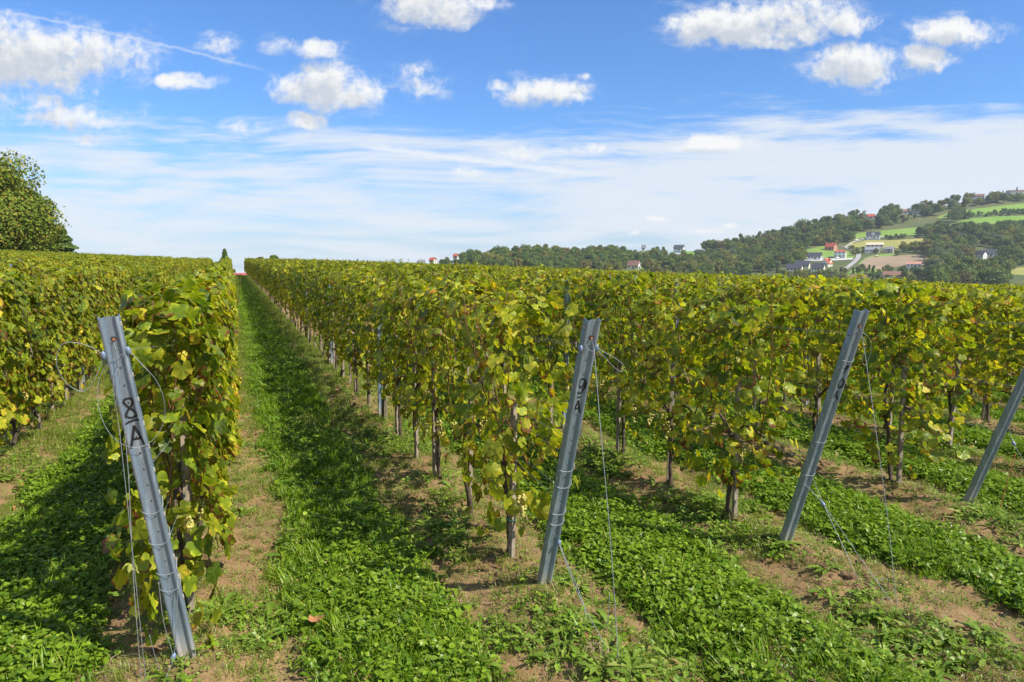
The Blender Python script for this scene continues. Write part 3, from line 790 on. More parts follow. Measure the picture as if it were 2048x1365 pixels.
def strip_density(X, s):                              # 1 in the grassed middle of an alley, 0 at the wheel tracks and row lines
    rd = SP/2 - np.abs(rowdist(X))                    # 0 in mid alley
    e = rd + .22*lat_noise(X, s, 11, 1.3) + .14*lat_noise(X, s, 12, 4.5)
    return (1-sstep(.36, .54, e))*np.clip(1.25+1.1*lat_noise(X, s, 61, 2.6)-.9*sstep(.2, .34, lat_noise(X, s, 62, 1.1)), .12, 1)
def sample(dens, area, seed, fn):
    x0, x1, a0, a1 = area; r = np.random.RandomState(seed)
    n = int(dens*(x1-x0)*(a1-a0)); X = r.uniform(x0, x1, n); s = r.uniform(a0, a1, n)
    keep = r.rand(n) < fn(X, s); X, s = X[keep], s[keep]; P = put(X, s); v = visible(P); return X[v], s[v], P[v]
def scat(name, tm, batches, label, smin=.8, smax=1.3, tilt=.12):
    r = np.random.RandomState(len(name)); PP = np.vstack([b[2]*1. for b in batches]); n = len(PP)
    sc = r.uniform(smin, smax, n)*np.concatenate([np.full(len(b[2]), b[3]) for b in batches])
    scatter(name, tm, PP, np.column_stack([r.normal(size=n)*tilt, r.normal(size=n)*tilt, r.rand(n)*6.28]), np.column_stack([sc, sc, sc]), r.randint(0, len(tm), n), label)
    print(name, n)
near = (-4.5, 13.5, 1.6, 9.); mid = (-5.5, 17., 9., 20.); far = (-.2, 1.75, 20., 93.)
cl_mask = lambda X, s: strip_density(X, s)*np.clip(.55+1.2*lat_noise(X, s, 21, .9)+.35*((X > 1.9) | (X < -.4)) - .42*((X > -.3) & (X < 1.9))*sstep(4.3, 6.5, s), .06, 1)
gr_mask = lambda X, s: strip_density(X, s)*np.clip(.55-1.2*lat_noise(X, s, 21, .9)+.5*((X > -.3) & (X < 1.9)), .12, 1)
sparse = lambda X, s: (1-strip_density(X, s))*np.clip(.24+1.4*lat_noise(X, s, 31, 1.4)+.5*lat_noise(X, s, 32, 4.)-.35*np.exp(-((np.abs(rowdist(X))-.48)/.17)**2), 0.0, .9)
def B(dens, area, seed, fn, k=1.):
    X, s, P = sample(dens, area, seed, fn); return (X, s, P, k)
CT = [clover_tuft(i) for i in range(3)] + [broadleaf(60+i) for i in range(6)]
scat('clover', CT, [B(380, near, 1, cl_mask), B(170, mid, 2, cl_mask, 1.2), B(60, near, 7, sparse, .8), B(25, far, 17, lambda X, s: strip_density(X, s)*.4, 1.5)], 'low clover and broad leaves growing in the alleys between the vine rows')
GT = [blade_tuft(i, 22, (.03, .085), .055, .0022) for i in range(6)] + [blade_tuft(20+i, 16, (.07, .15), .04, .0026, (.35, .3), .8) for i in range(1)]
scat('grass', GT, [B(420, near, 3, gr_mask), B(200, near, 9, lambda X, s: cl_mask(X, s)*.8), B(300, (-5.5, 12, 9, 20), 4, gr_mask, 1.15), B(130, far, 5, lambda X, s: strip_density(X, s), 1.5)], 'green grass blades covering the alleys between the vine rows')
PT = [blade_tuft(80+i, 20, (.03, .11), .05, .0015, (.4, .3), .7, 'pale_grass') for i in range(5)]
trk = lambda X, s: (1-strip_density(X, s))*np.clip(.62+1.2*lat_noise(X, s, 51, 1.1)+.5*lat_noise(X, s, 52, 4.), 0.03, 1)
scat('thin_grass', PT, [B(240, near, 6, lambda X, s: np.maximum(sparse(X, s), .5*trk(X, s)), .85), B(330, (-5.5, 12, 9, 20), 8, trk, 1.0), B(190, far, 18, lambda X, s: (1-strip_density(X, s))*.95, 1.15), B(40, near, 19, cl_mask)], 'thin yellowish grass on the wheel tracks and row lines')
WT = [rosette(i, 9, (.05, .12), .2, .45) for i in range(4)] + [rosette(10+i, 8, (.07, .15), .17, .7, .35) for i in range(3)] + [herb(20+i) for i in range(5)]
scat('weeds', WT, [B(190, near, 13, lambda X, s: strip_density(X, s)*.7), B(230, near, 14, sparse), B(40, mid, 15, lambda X, s: strip_density(X, s)*.5+sparse(X, s), 1.2)], 'leafy weeds and herb rosettes scattered on bare brown soil')
SD = [herb(40+i) for i in range(4)] + [blade_tuft(50+i, 7, (.02, .06), .03, .0016, (.5, .3), .9) for i in range(3)]
scat('seedlings', SD, [B(520, near, 43, lambda X, s: (1-strip_density(X, s))*np.clip(.45+1.1*lat_noise(X, s, 44, 2.2), .08, 1), .55), B(150, mid, 45, lambda X, s: (1-strip_density(X, s))*.6, .8)], 'tiny seedlings and thin grass sprouting on the bare soil')
def litter(seed):
    r = np.random.RandomState(seed); V = []; T = []
    for i in range(7):
        a = r.rand()*6.28; c = r.normal(size=2)*.05; l = r.uniform(.02, .07); w = .0016; z = .004+.01*r.rand(); b = len(V); dx, dy = cos(a), sin(a)
        V += [(c[0]-dy*w, c[1]+dx*w, z), (c[0]+dy*w, c[1]-dx*w, z), (c[0]+dx*l, c[1]+dy*l, z+.012*r.rand())]; T.append((b, b+1, b+2))
    return mesh_np('litter', V, T, M['straw'])
scat('dry_litter', [litter(i) for i in range(4)], [B(150, near, 46, lambda X, s: np.clip(.5+lat_noise(X, s, 47, 2.), .1, 1)), B(40, mid, 48, lambda X, s: np.full_like(X, .5))], 'pale dry straw bits lying among the weeds')
# soil clods, roots and fallen leaves
def clod(seed):
    bm = bmesh.new(); bmesh.ops.create_icosphere(bm, subdivisions=2, radius=1.); r = np.random.RandomState(seed)
    for v in bm.verts:
        q = 1+.5*(r.rand()-.5); v.co = (v.co.x*q, v.co.y*q*.9, v.co.z*q*.65)
    me = bpy.data.meshes.new('clod'); bm.to_mesh(me); bm.free(); me.materials.append(M['soil_clod']); return me
CD = [clod(i) for i in range(5)]
rowm = lambda X, s: np.clip(np.exp(-(np.abs(rowdist(X))/.32)**2)*(.55+1.5*lat_noise(X, s, 41, .8))+.08, 0, 1)
scat('soil_clods', CD, [B(420, near, 23, rowm, .012), B(90, near, 24, rowm, .030), B(40, mid, 25, rowm, .04)], 'crumbly brown soil clods along the foot of the rows', .5, 1.5, .5)
def dead_leaf(seed):
    t = vine_templates(50+seed, 1)[0]; V = t[0]*.055; V[:, 2] = np.abs(V[:, 2])*1.5+.01; return mesh_np('dead_leaf', V, t[1], M['dry'])
scat('fallen_leaves', [dead_leaf(i) for i in range(4)], [B(1.6, near, 33, lambda X, s: np.full_like(X, .9)), B(1., mid, 34, lambda X, s: np.full_like(X, .9))], 'dry orange brown vine leaves lying on the ground', .6, 1.2, .3)
o = on_ground(632, 1262); ol = link('fallen_leaf', dead_leaf(9), None, o+UP*.05); tag(ol, 'single orange fallen leaf lying on the grass strip near the bottom', 'leaf')
random.seed(3); mb = MB(); b = on_ground(1190, 1318)
for i in range(34):
    a = random.random()*6.28; l = random.uniform(.05, .13)
    mb.tube(smooth_path([(0.02*cos(a), .02*sin(a), .075), (l*.5*cos(a), l*.5*sin(a), .065+random.uniform(-.02, .02)), (l*cos(a+.3), l*sin(a+.3), .008)], 3), .0016, 4)
tag(link('dry_root_tuft', mb.mesh('dry_root_tuft', M['straw']), None, b), 'pale dry uprooted grass tuft at the bottom near the anchor wire', 'dry tuft')

# ---------------------------------------------------------------- far hillside: surface through known depths
RX = np.array([-900, 300, 700, 800, 900, 1000, 1050, 1150, 1210, 1290, 1340, 1400, 1450, 1500, 1560, 1620, 1680, 1750, 1800, 1870, 1950, 2048, 2300, 2700])
RY = np.array([575, 575, 566, 540, 530, 516, 511, 515, 507, 514, 512, 505, 497, 487, 473, 457, 446, 435, 425, 416, 400, 392, 362, 340])
def ridge(px): return np.interp(px, RX, RY)
def rdep(px): return np.interp(px, [700, 1000, 1250, 1500, 1700, 2100], [560, 600, 760, 900, 960, 1050])
def bdep(px): return np.interp(px, [700, 1250, 1600, 2100], [400, 440, 470, 470])
def hill_pt(px, py, dz=0.):
    t = (604-py)/(604-ridge(px)); Y = bdep(px)+(rdep(px)-bdep(px))*np.clip(t, 0, 1.2)
    p = np.array([0, 0, H]) + ray(px, py)*Y; p[2] += dz; return p
PXs = np.arange(-900, 2701, 24); Tt = np.concatenate([np.linspace(0, 1, 40)])
V = []; 
for t in (-1., -.3): V.append([(lambda q, Y: np.array([q[0]*Y, Y, (-34 if t < -.5 else -27)]))(ray(px, 604), bdep(px)*(1+t*.35)) for px in PXs])
for t in Tt: V.append([hill_pt(px, 604+(ridge(px)-604)*t) for px in PXs])
for k in (1.05, 1.15, 1.3): V.append([(lambda q: np.array([q[0]*k, q[1]*k, q[2]-(k-1)*60*(1+.0*k)]))(hill_pt(px, ridge(px))) for px in PXs])
V = np.array(V); ny, nx = V.shape[:2]
ii = (np.arange(ny-1)[:, None]*nx + np.arange(nx-1)[None]).ravel()
def land_mat(name, c1, c2, sc=.02, sc2=.3):
    m, nt, out = new_mat(name); tc = nt.add('ShaderNodeTexCoord').outputs['Object']
    c = nt.mix(nt.mr(nt.noise(tc, sc, 5), .35, .65), c1, c2)
    c = nt.mix(nt.math('MULTIPLY', nt.mr(nt.noise(tc, sc2, 4), .4, .7), .4), c, tuple(x*.6 for x in c1))
    nt.set(out.inputs[0], pbsdf(nt, c, .95, 0., .1)); return m
setting('hillside', mesh_np('hillside', V.reshape(-1, 3), np.stack([ii, ii+1, ii+nx+1, ii+nx], 1), land_mat('rough_pasture', (.075, .10, .035), (.11, .115, .045)), smooth=True))
def drape(name, poly, mat, off, kind='structure', step=5, label=None):
    poly = np.array(poly, float); bm = bmesh.new()
    vs = [bm.verts.new((x, y, 0)) for x, y in poly]; f = bm.faces.new(vs)
    for ax in (0, 1):
        st = step*2 if ax == 0 else step
        for c in np.arange(poly[:, ax].min()+st*.5, poly[:, ax].max(), st):
            n = [0, 0, 0]; n[ax] = 1; co = [0, 0, 0]; co[ax] = c
            bmesh.ops.bisect_plane(bm, geom=bm.verts[:]+bm.edges[:]+bm.faces[:], plane_co=co, plane_no=n)
    bmesh.ops.triangulate(bm, faces=bm.faces[:])
    for v in bm.verts: v.co = Vector(hill_pt(v.co.x, v.co.y, off))
    bmesh.ops.recalc_face_normals(bm, faces=bm.faces[:])
    me = bpy.data.meshes.new(name); bm.to_mesh(me); bm.free(); me.materials.append(mat)
    return setting(name, me, kind, label)
MG = land_mat('bright_meadow', (.13, .24, .035), (.17, .26, .05)); MO = land_mat('dry_meadow', (.24, .25, .07), (.30, .27, .09)); MP = land_mat('ploughed_soil', (.24, .18, .12), (.29, .22, .15), .05, .6)
ML = land_mat('mown_lawn', (.15, .26, .04), (.20, .27, .07)); MR = land_mat('road_asphalt', (.30, .30, .30), (.36, .35, .34), .05, 1.)
c1 = lambda L: [(1648+x/5.12, 360+y/5.12) for x, y in L]
c2 = lambda L: [(1250+x/5.12, 420+y/5.12) for x, y in L]
c8 = lambda L: [(1548+x/8.19, 450+y/8.19) for x, y in L]
drape('meadow', c1([(1150, 385), (1340, 318), (1480, 308), (1900, 258), (2300, 215), (2300, 330), (1840, 340), (1480, 372), (1300, 392), (1200, 400)]), MG, .25)
drape('meadow', c1([(1240, 480), (1480, 398), (1760, 378), (2300, 360), (2300, 470), (1900, 480), (1600, 470)]), MG, .25)
drape('meadow', c1([(320, 550), (560, 525), (970, 488), (920, 585), (840, 575), (600, 585), (330, 612)]), ML, .25)
drape('meadow', c1([(255, 665), (430, 622), (700, 620), (1060, 600), (1200, 620), (1200, 690), (800, 705), (590, 700), (300, 695)]), MO, .30)
drape('ploughed_field', c1([(440, 798), (900, 770), (1085, 780), (1075, 880), (830, 880), (600, 925), (330, 905)]), MP, .30)
drape('meadow', c1([(330, 900), (600, 925), (580, 985), (200, 985)]), ML, .22)
drape('lawn', c8([(380, 560), (520, 455), (800, 380), (960, 430), (1220, 430), (1330, 500), (1290, 560), (1050, 590), (780, 600), (560, 590)]), ML, .25)
drape('lawn', c8([(1380, 640), (1500, 540), (1680, 490), (2048, 470), (2048, 510), (1560, 580), (1420, 680)]), ML, .22)
drape('meadow', c2([(560, 425), (800, 428), (840, 468), (600, 475)]), MG, .25)
drape('meadow', c2([(150, 540), (390, 535), (330, 610), (150, 610)]), MG, .25)
drape('meadow', c2([(1820, 420), (2060, 365), (2060, 405), (1850, 450)]), MG, .25)
drape('dry_bank', c1([(1890, 920), (2300, 860), (2300, 990), (1930, 975)]), MO, .25)
rd = [(1080, 830, 85), (1145, 745, 80), (1230, 680, 75), (1320, 610, 80), (1378, 540, 84), (1388, 490, 78), (1340, 440, 75), (1240, 400, 62), (1140, 360, 52), (1040, 338, 22), (920, 326, 12), (800, 320, 8)]
L_ = [(x-w/2, y) for x, y, w in rd]; R_ = [(x+w/2, y+4) for x, y, w in rd]
drape('road', c8(L_ + R_[::-1]), MR, .45, step=3)
drape('track', c8([(1160, 360), (1200, 330), (1290, 280), (1310, 270), (1500, 220), (1800, 190), (1800, 205), (1500, 240), (1320, 290), (1225, 345), (1185, 372)]), land_mat('gravel_track', (.36, .32, .27), (.42, .38, .32), .1, 1.), .40, step=3)
drape('driveway', c8([(480, 560), (540, 580), (800, 560), (1200, 555), (1290, 545), (1290, 575), (1000, 590), (700, 600), (470, 590)]), land_mat('paved_drive', (.40, .40, .40), (.46, .45, .44), .1, 1.), .42, step=3)

# houses
HM = {}
def hm(key, c, rough=.8):
    if key not in HM: HM[key] = simple_mat(key, c, tuple(x*.86 for x in c), .6, rough)
    return HM[key]
WH = ('white_render', (.80, .80, .78)); CR = ('cream_render', (.78, .72, .55)); PG = ('pale_green_render', (.66, .74, .64)); OR = ('orange_brick', (.46, .26, .16)); GY = ('grey_render', (.42, .40, .37))
SL = ('slate_roof', (.045, .050, .068)); RD = ('red_tiles', (.42, .085, .055)); BR = ('brown_tiles', (.20, .10, .075)); PK = ('pink_tiles', (.42, .22, .16)); GR = ('grey_sheet_roof', (.20, .21, .24)); BE = ('beige_roof', (.55, .48, .36))
WN = ('window_glass', (.03, .035, .045)); DR = ('wood_door', (.12, .05, .03))
HBOX = []
def house(px, py, wpx, wall, roof, label, phi=30, ratio=.68, wh=3.0, rh=3.0, hip=False, nwin=4, dormer=False, flipx=False, storeys=1):
    """px,py: base centre in the photograph's view; wpx: apparent width; phi: turn of the long front away from the viewer (to the left)."""
    p = hill_pt(px, py); mpp = p[1]/F; width = wpx*mpp
    HBOX.append((px-wpx/2-1, px+wpx/2+1, py-wpx*.85, py))
    f_ = radians(phi); L = width/(cos(f_)+ratio*abs(sin(f_))); Wd = L*ratio
    t = thing('house', label, 'house', p + np.array([0, 0, .1]), -f_ if not flipx else f_, 'houses on the far hillside')
    wallm, roofm = hm(*wall), hm(*roof); hl, hw = L/2, Wd/2; e = .45
    mb = MB()
    V = [(-hl, -hw, -2.5), (hl, -hw, -2.5), (hl, hw, -2.5), (-hl, hw, -2.5), (-hl, -hw, wh), (hl, -hw, wh), (hl, hw, wh), (-hl, hw, wh)]
    Fs = [(0, 1, 5, 4), (2, 3, 7, 6), (4, 5, 6, 7)]
    if hip: Fs += [(1, 2, 6, 5), (3, 0, 4, 7)]
    else:
        V += [(hl, 0, wh+rh-.12), (-hl, 0, wh+rh-.12)]; Fs += [(1, 2, 6, 8, 5), (3, 0, 4, 9, 7)]
    mb.add(V, Fs); link('wall', mb.mesh('wall', wallm), t)
    mb = MB(); k = rh/hw; a = hl+e; bq = hw+e; z0 = wh-e*k; th = .22; ins = 0 if not hip else min(hw*.95, hl*.85)
    mb.add([(-a, -bq, z0), (a, -bq, z0), (a-ins, 0, wh+rh), (-a+ins, 0, wh+rh), (a, bq, z0), (-a, bq, z0),
            (-a, -bq, z0-th), (a, -bq, z0-th), (a, bq, z0-th), (-a, bq, z0-th), (a-ins, 0, wh+rh-th), (-a+ins, 0, wh+rh-th)],
           [(0, 1, 2, 3), (4, 5, 3, 2), (1, 4, 2) if hip else (1, 7, 10, 2), (5, 0, 3) if hip else (3, 11, 6, 0), (0, 6, 7, 1), (4, 8, 9, 5)] + ([] if hip else [(2, 10, 8, 4), (5, 9, 11, 3), (7, 6, 11, 10), (9, 8, 10, 11)]) + ([(1, 7, 8, 4), (5, 9, 6, 0)] if hip else []))
    ro = link('roof', mb.mesh('roof', roofm), t)
    mb = MB(); mb.box((hl*.2, hw*.15, wh+rh), .7, .6, 1.4); link('chimney', mb.mesh('chimney', hm('chimney_render', (.5, .45, .4))), ro)
    if dormer:
        mb = MB(); q = hl*.28
        mb.add([(-q, -hw*1.02, wh-.1), (q, -hw*1.02, wh-.1), (q, -hw*1.02, wh+rh*.42), (0, -hw*1.02, wh+rh*.85), (-q, -hw*1.02, wh+rh*.42), (-q, 0, wh+.4), (q, 0, wh+.4), (q, 0, wh+rh*.42), (0, 0, wh+rh*.85), (-q, 0, wh+rh*.42)],
               [(0, 1, 2, 3, 4), (1, 6, 7, 2), (5, 0, 4, 9)]); do = link('dormer', mb.mesh('dormer', wallm), t)
        mb = MB(); mb.add([(-q-.3, -hw*1.08, wh+rh*.42-.25), (0, -hw*1.08, wh+rh*.9), (q+.3, -hw*1.08, wh+rh*.42-.25), (-q-.3, 0, wh+rh*.42-.25), (0, 0, wh+rh*.9), (q+.3, 0, wh+rh*.42-.25)], [(0, 1, 4, 3), (1, 2, 5, 4)])
        link('dormer_roof', mb.mesh('dormer_roof', roofm), do)
    for st in range(storeys):
        zc = wh/storeys*(st+.55); hh = min(1.3, wh/storeys*.45)
        for i in range(nwin):
            mb = MB(); x = -hl + L*(i+.5)/nwin
            mb.box((x, -hw-.03, zc), min(1.5, L/nwin*.45), .10, hh); link('window', mb.mesh('window', hm(*WN)), t)
        for sx in (1, -1):
            for yy in ((-hw*.4, hw*.4) if Wd > 6 else (0,)):
                mb = MB(); mb.box((sx*(hl+.03), yy, zc), .10, 1.2, hh); link('window', mb.mesh('window', hm(*WN)), t)
    if not hip:
        mb = MB(); mb.box((hl+.03, 0, wh+rh*.35), .10, 1.2, 1.1); link('window', mb.mesh('window', hm(*WN)), t)
    mb = MB(); mb.box((hl*.12, -hw-.05, .95), 1.1, .12, 2.1); link('door', mb.mesh('door', hm(*DR)), t)
    return t
house(1629, 519.5, 29, WH, SL, 'white house with dark slate gable roof right of the dark roofed trio', 30, .62, 3.4, 3.9)
house(1680, 516, 27, PG, RD, 'pale green two storey house with low red hipped roof beside the road', 32, .8, 6.4, 1.7, True, 3, storeys=2)
house(1662, 500.5, 23, OR, RD, 'orange brick house with steep red roof above the pale green one', 52, .8, 3.6, 4.2, nwin=3)
house(1653, 533, 25, CR, RD, 'cream house with bright red roof and dormer below the white house', -42, .8, 3.2, 4.4, dormer=True)
house(1589, 543, 34, CR, SL, 'cream house with dark roof, leftmost of the dark roofed trio', 32, .7, 3., 4.2)
house(1605, 537, 31, CR, SL, 'cream house with dark roof, rear one of the dark roofed trio', 32, .7, 3.2, 4.2)
house(1636, 543, 29, CR, SL, 'cream house with dark roof, rightmost of the dark roofed trio', 34, .8, 3.4, 4.4)
house(1746, 478, 29, WH, SL, 'white house with dark roof and dormer alone on the green meadow', 30, .7, 4.2, 4.2, dormer=True, storeys=1)
house(1749, 496, 34, ('ochre_render', (.68, .62, .48)), BE, 'cream house with pale beige roof behind the grey roofed farmhouse', 25, .5, 3.4, 2.4)
house(1744, 505, 30, WH, GR, 'farmhouse with grey roof in front of the beige roofed house', 22, .6, 2.8, 3.2)
house(1778, 505, 20, GY, GR, 'small grey barn with sheet roof right of the farmhouse', 40, .8, 3.6, 2.2, nwin=1)
house(1716, 561, 32, WH, BR, 'low house with brown roof just above the vine tops by the road', 12, .5, 2.4, 2.4)
house(1783, 556, 36, WH, BR, 'white bungalow with large brown roof above the vine tops', 18, .5, 2.6, 3.)
house(1827, 537, 32, WH, PK, 'white house with pinkish roof right of the ploughed field', 30, .8, 4., 2.2)
house(1961, 518, 21, WH, SL, 'white house with dark roof, left one of the pair among trees', 58, .9, 4.6, 3.4, nwin=2)
house(1979, 514, 28, WH, SL, 'white house with dark roof, right one of the pair among trees', 30, .6, 4., 3.4)
house(1957, 397, 22, WH, BR, 'white house with brown roof on the ridge beside a round tree', 30, .7, 3., 3.)
house(2032, 391, 32, GY, BR, 'grey building on the ridge at the right edge of the picture', 10, .6, 6., 1.5)
house(1741, 438, 17, WH, RD, 'small red roofed house half hidden in the upper woods', 30, .7, 3., 3.4)
house(1810, 428, 16, WH, BR, 'small brown roofed house in trees below the ridge', 20, .7, 3., 3.)
house(1831, 431, 14, WH, SL, 'small dark roofed house in trees left of the upper meadow', 30, .7, 3., 3.)
house(1268, 539, 27, WH, BR, 'white house with reddish brown roof left of the small meadow', 30, .7, 4., 4.2, nwin=3)
house(1358, 502, 23, WH, SL, 'white house with dark roof on the skyline above a small meadow', 25, .8, 3.4, 3.6)
house(1287, 501, 8, WH, GR, 'tiny white house between trees on the middle skyline', 20, .8, 3., 3.)
OW = ('off_white_render', (.58, .56, .50))
house(866, 527, 15, OW, RD, 'white house with red roof where the left wood meets the vines', 35, .8, 3.0, 1.8)
house(912, 517, 11, OW, RD, 'small cream house with red roof on top of the left wood', 25, .7, 2.2, 1.6)
house(842, 529, 14, GY, GR, 'small grey house at the left end of the far wood', 15, .7, 2.2, 1.6)
house(1340, 555, 20, WH, BR, 'low pale roofed house peeping over the vines in the middle', 20, .7, 2.4, 2.4)
# red roof at the end of the grass alley
p = rs(.55, 122); p[2] = float(gz_rs(.8, 88))-3.0
t = thing('house', 'house with red roof at the far end of the grass alley', 'house', p, ROWYAW-pi/2+.2)
mb = MB(); mb.box((0, 0, 0), 5.4, 5.4, 3.4); link('wall', mb.mesh('wall', hm(*CR)), t)
mb = MB(); mb.add([(-3, -3.4, 1.8), (3, -3.4, 1.8), (2., 0, 3.0), (-2., 0, 3.0), (3, 3.4, 1.8), (-3, 3.4, 1.8), (-3, -3.4, 1.6), (3, -3.4, 1.6), (3, 3.4, 1.6), (-3, 3.4, 1.6)], [(0, 1, 2, 3), (3, 2, 4, 5), (6, 7, 1, 0), (1, 7, 8, 4, 2), (0, 3, 5, 9, 6), (5, 4, 8, 9)]); link('roof', mb.mesh('roof', hm('crimson_roof', (.36, .075, .08))), t)

# utility poles, cars, walkers
def utility_pole(px, py, h, label):
    p = hill_pt(px, py, .2); t = thing('utility_pole', label, 'utility pole', p, .4)
    mb = MB(); mb.tube([(0, 0, -1), (0, 0, h)], [.2, .13], 8); link('pole', mb.mesh('pole', hm('pole_wood', (.20, .17, .14))), t)
    mb = MB(); mb.box((0, 0, h-.5), 1.8, .12, .14); link('crossarm', mb.mesh('crossarm', hm('pole_wood', (.2, .17, .14))), t)
utility_pole(1702.5, 516, 8.5, 'dark utility pole inside the road bend')
utility_pole(1698, 505, 7.5, 'thin utility pole at the upper edge of the road bend')
utility_pole(1688, 499, 7.5, 'utility pole where the track leaves the road')
utility_pole(1682, 493, 6., 'pale utility pole above the top of the road')
utility_pole(1309, 537, 7.5, 'utility pole in the small meadow by the brown roofed house')
def car(px, py, yaw, c, label):
    p = hill_pt(px, py, .5); t = thing('car', label, 'car', p, yaw, 'cars parked by the houses'); mb = MB()
    side = [(-2.1, .35), (-2.1, .85), (-1.9, .95), (-1.5, 1.42), (.3, 1.42), (.95, .98), (1.9, .85), (2.1, .7), (2.1, .35)]
    n = len(side); mb.add([(x, -.85*(1 if z < 1.1 else .82), z) for x, z in side]+[(x, .85*(1 if z < 1.1 else .82), z) for x, z in side], [tuple(range(n))[::-1], tuple(range(n, 2*n))]+[(i, (i+1) % n, n+(i+1) % n, n+i) for i in range(n)])
    link('body', mb.mesh('body', hm(*c, rough=.25)), t)
    mb = MB(); mb.box((-.55, 0, 1.2), 1.9, 1.52, .32); link('window', mb.mesh('window', hm(*WN, rough=.1)), t)
    for x in (-1.3, 1.3):
        for y in (-.8, .8):
            mb = MB(); mb.tube([(x, y-.12, .33), (x, y+.12, .33)], .33, 12); link('wheel', mb.mesh('wheel', hm('tyre_rubber', (.02, .02, .02))), t)
car(1675, 518, .2, ('white_paint', (.8, .8, .8)), 'white car parked below the pale green house')
car(1662, 518, .3, ('dark_blue_paint', (.03, .04, .08)), 'dark car parked left of the white car')
car(1646, 518, 1.2, ('silver_paint', (.55, .57, .6)), 'silver car parked right of the white slate roofed house')
car(1725, 480.5, .1, ('silver_paint', (.55, .57, .6)), 'silver car parked left of the white house on the meadow')
car(1713, 482, .1, ('white_paint', (.8, .8, .8)), 'white car parked on the track below the meadow house')
car(1753, 514, .2, ('beige_paint', (.6, .5, .4)), 'small beige vehicle at the top edge of the ploughed field')
def walker(px, py, c, label):
    p = hill_pt(px, py, .5); t = thing('person', label, 'person', p, .6)
    bm = bmesh.new(); J = {'p': (0, 0, .92, .14), 'c': (0, 0, 1.32, .17), 'n': (0, 0, 1.5, .06), 'h': (0, .02, 1.64, .10), 'ls': (-.2, 0, 1.42, .06), 'le': (-.26, .04, 1.12, .045), 'lh': (-.24, .14, .88, .035),
         'rs': (.2, 0, 1.42, .06), 're': (.26, -.06, 1.12, .045), 'rh': (.25, -.02, .87, .035), 'lk': (-.1, .16, .5, .07), 'lf': (-.1, .12, .05, .05), 'lt': (-.1, .27, .03, .04), 'rk': (.1, -.02, .5, .07), 'rf': (.1, -.22, .08, .05), 'rt': (.1, -.08, .03, .04)}
    vs = {k: bm.verts.new(v[:3]) for k, v in J.items()}
    for a, b in ('pc', 'cn', 'nh'): bm.edges.new((vs[a], vs[b]))
    for a, b in (('c', 'ls'), ('ls', 'le'), ('le', 'lh'), ('c', 'rs'), ('rs', 're'), ('re', 'rh'), ('p', 'lk'), ('lk', 'lf'), ('lf', 'lt'), ('p', 'rk'), ('rk', 'rf'), ('rf', 'rt')): bm.edges.new((vs[a], vs[b]))
    me = bpy.data.meshes.new('body'); bm.to_mesh(me); bm.free(); me.materials.append(hm(*c))
    o = link('body', me, t); md = o.modifiers.new('skin', 'SKIN'); o.modifiers.new('round', 'SUBSURF').levels = 1
    for v, k in zip(me.skin_vertices[0].data, J): v.radius = (J[k][3],)*2; v.use_root = (k == 'p')
walker(1708, 525.5, ('dark_jacket', (.05, .05, .08)), 'person in dark clothes walking on the road at its bend')
walker(1693, 537.5, ('brown_jacket', (.14, .06, .05)), 'person in brown clothes walking lower down the road')

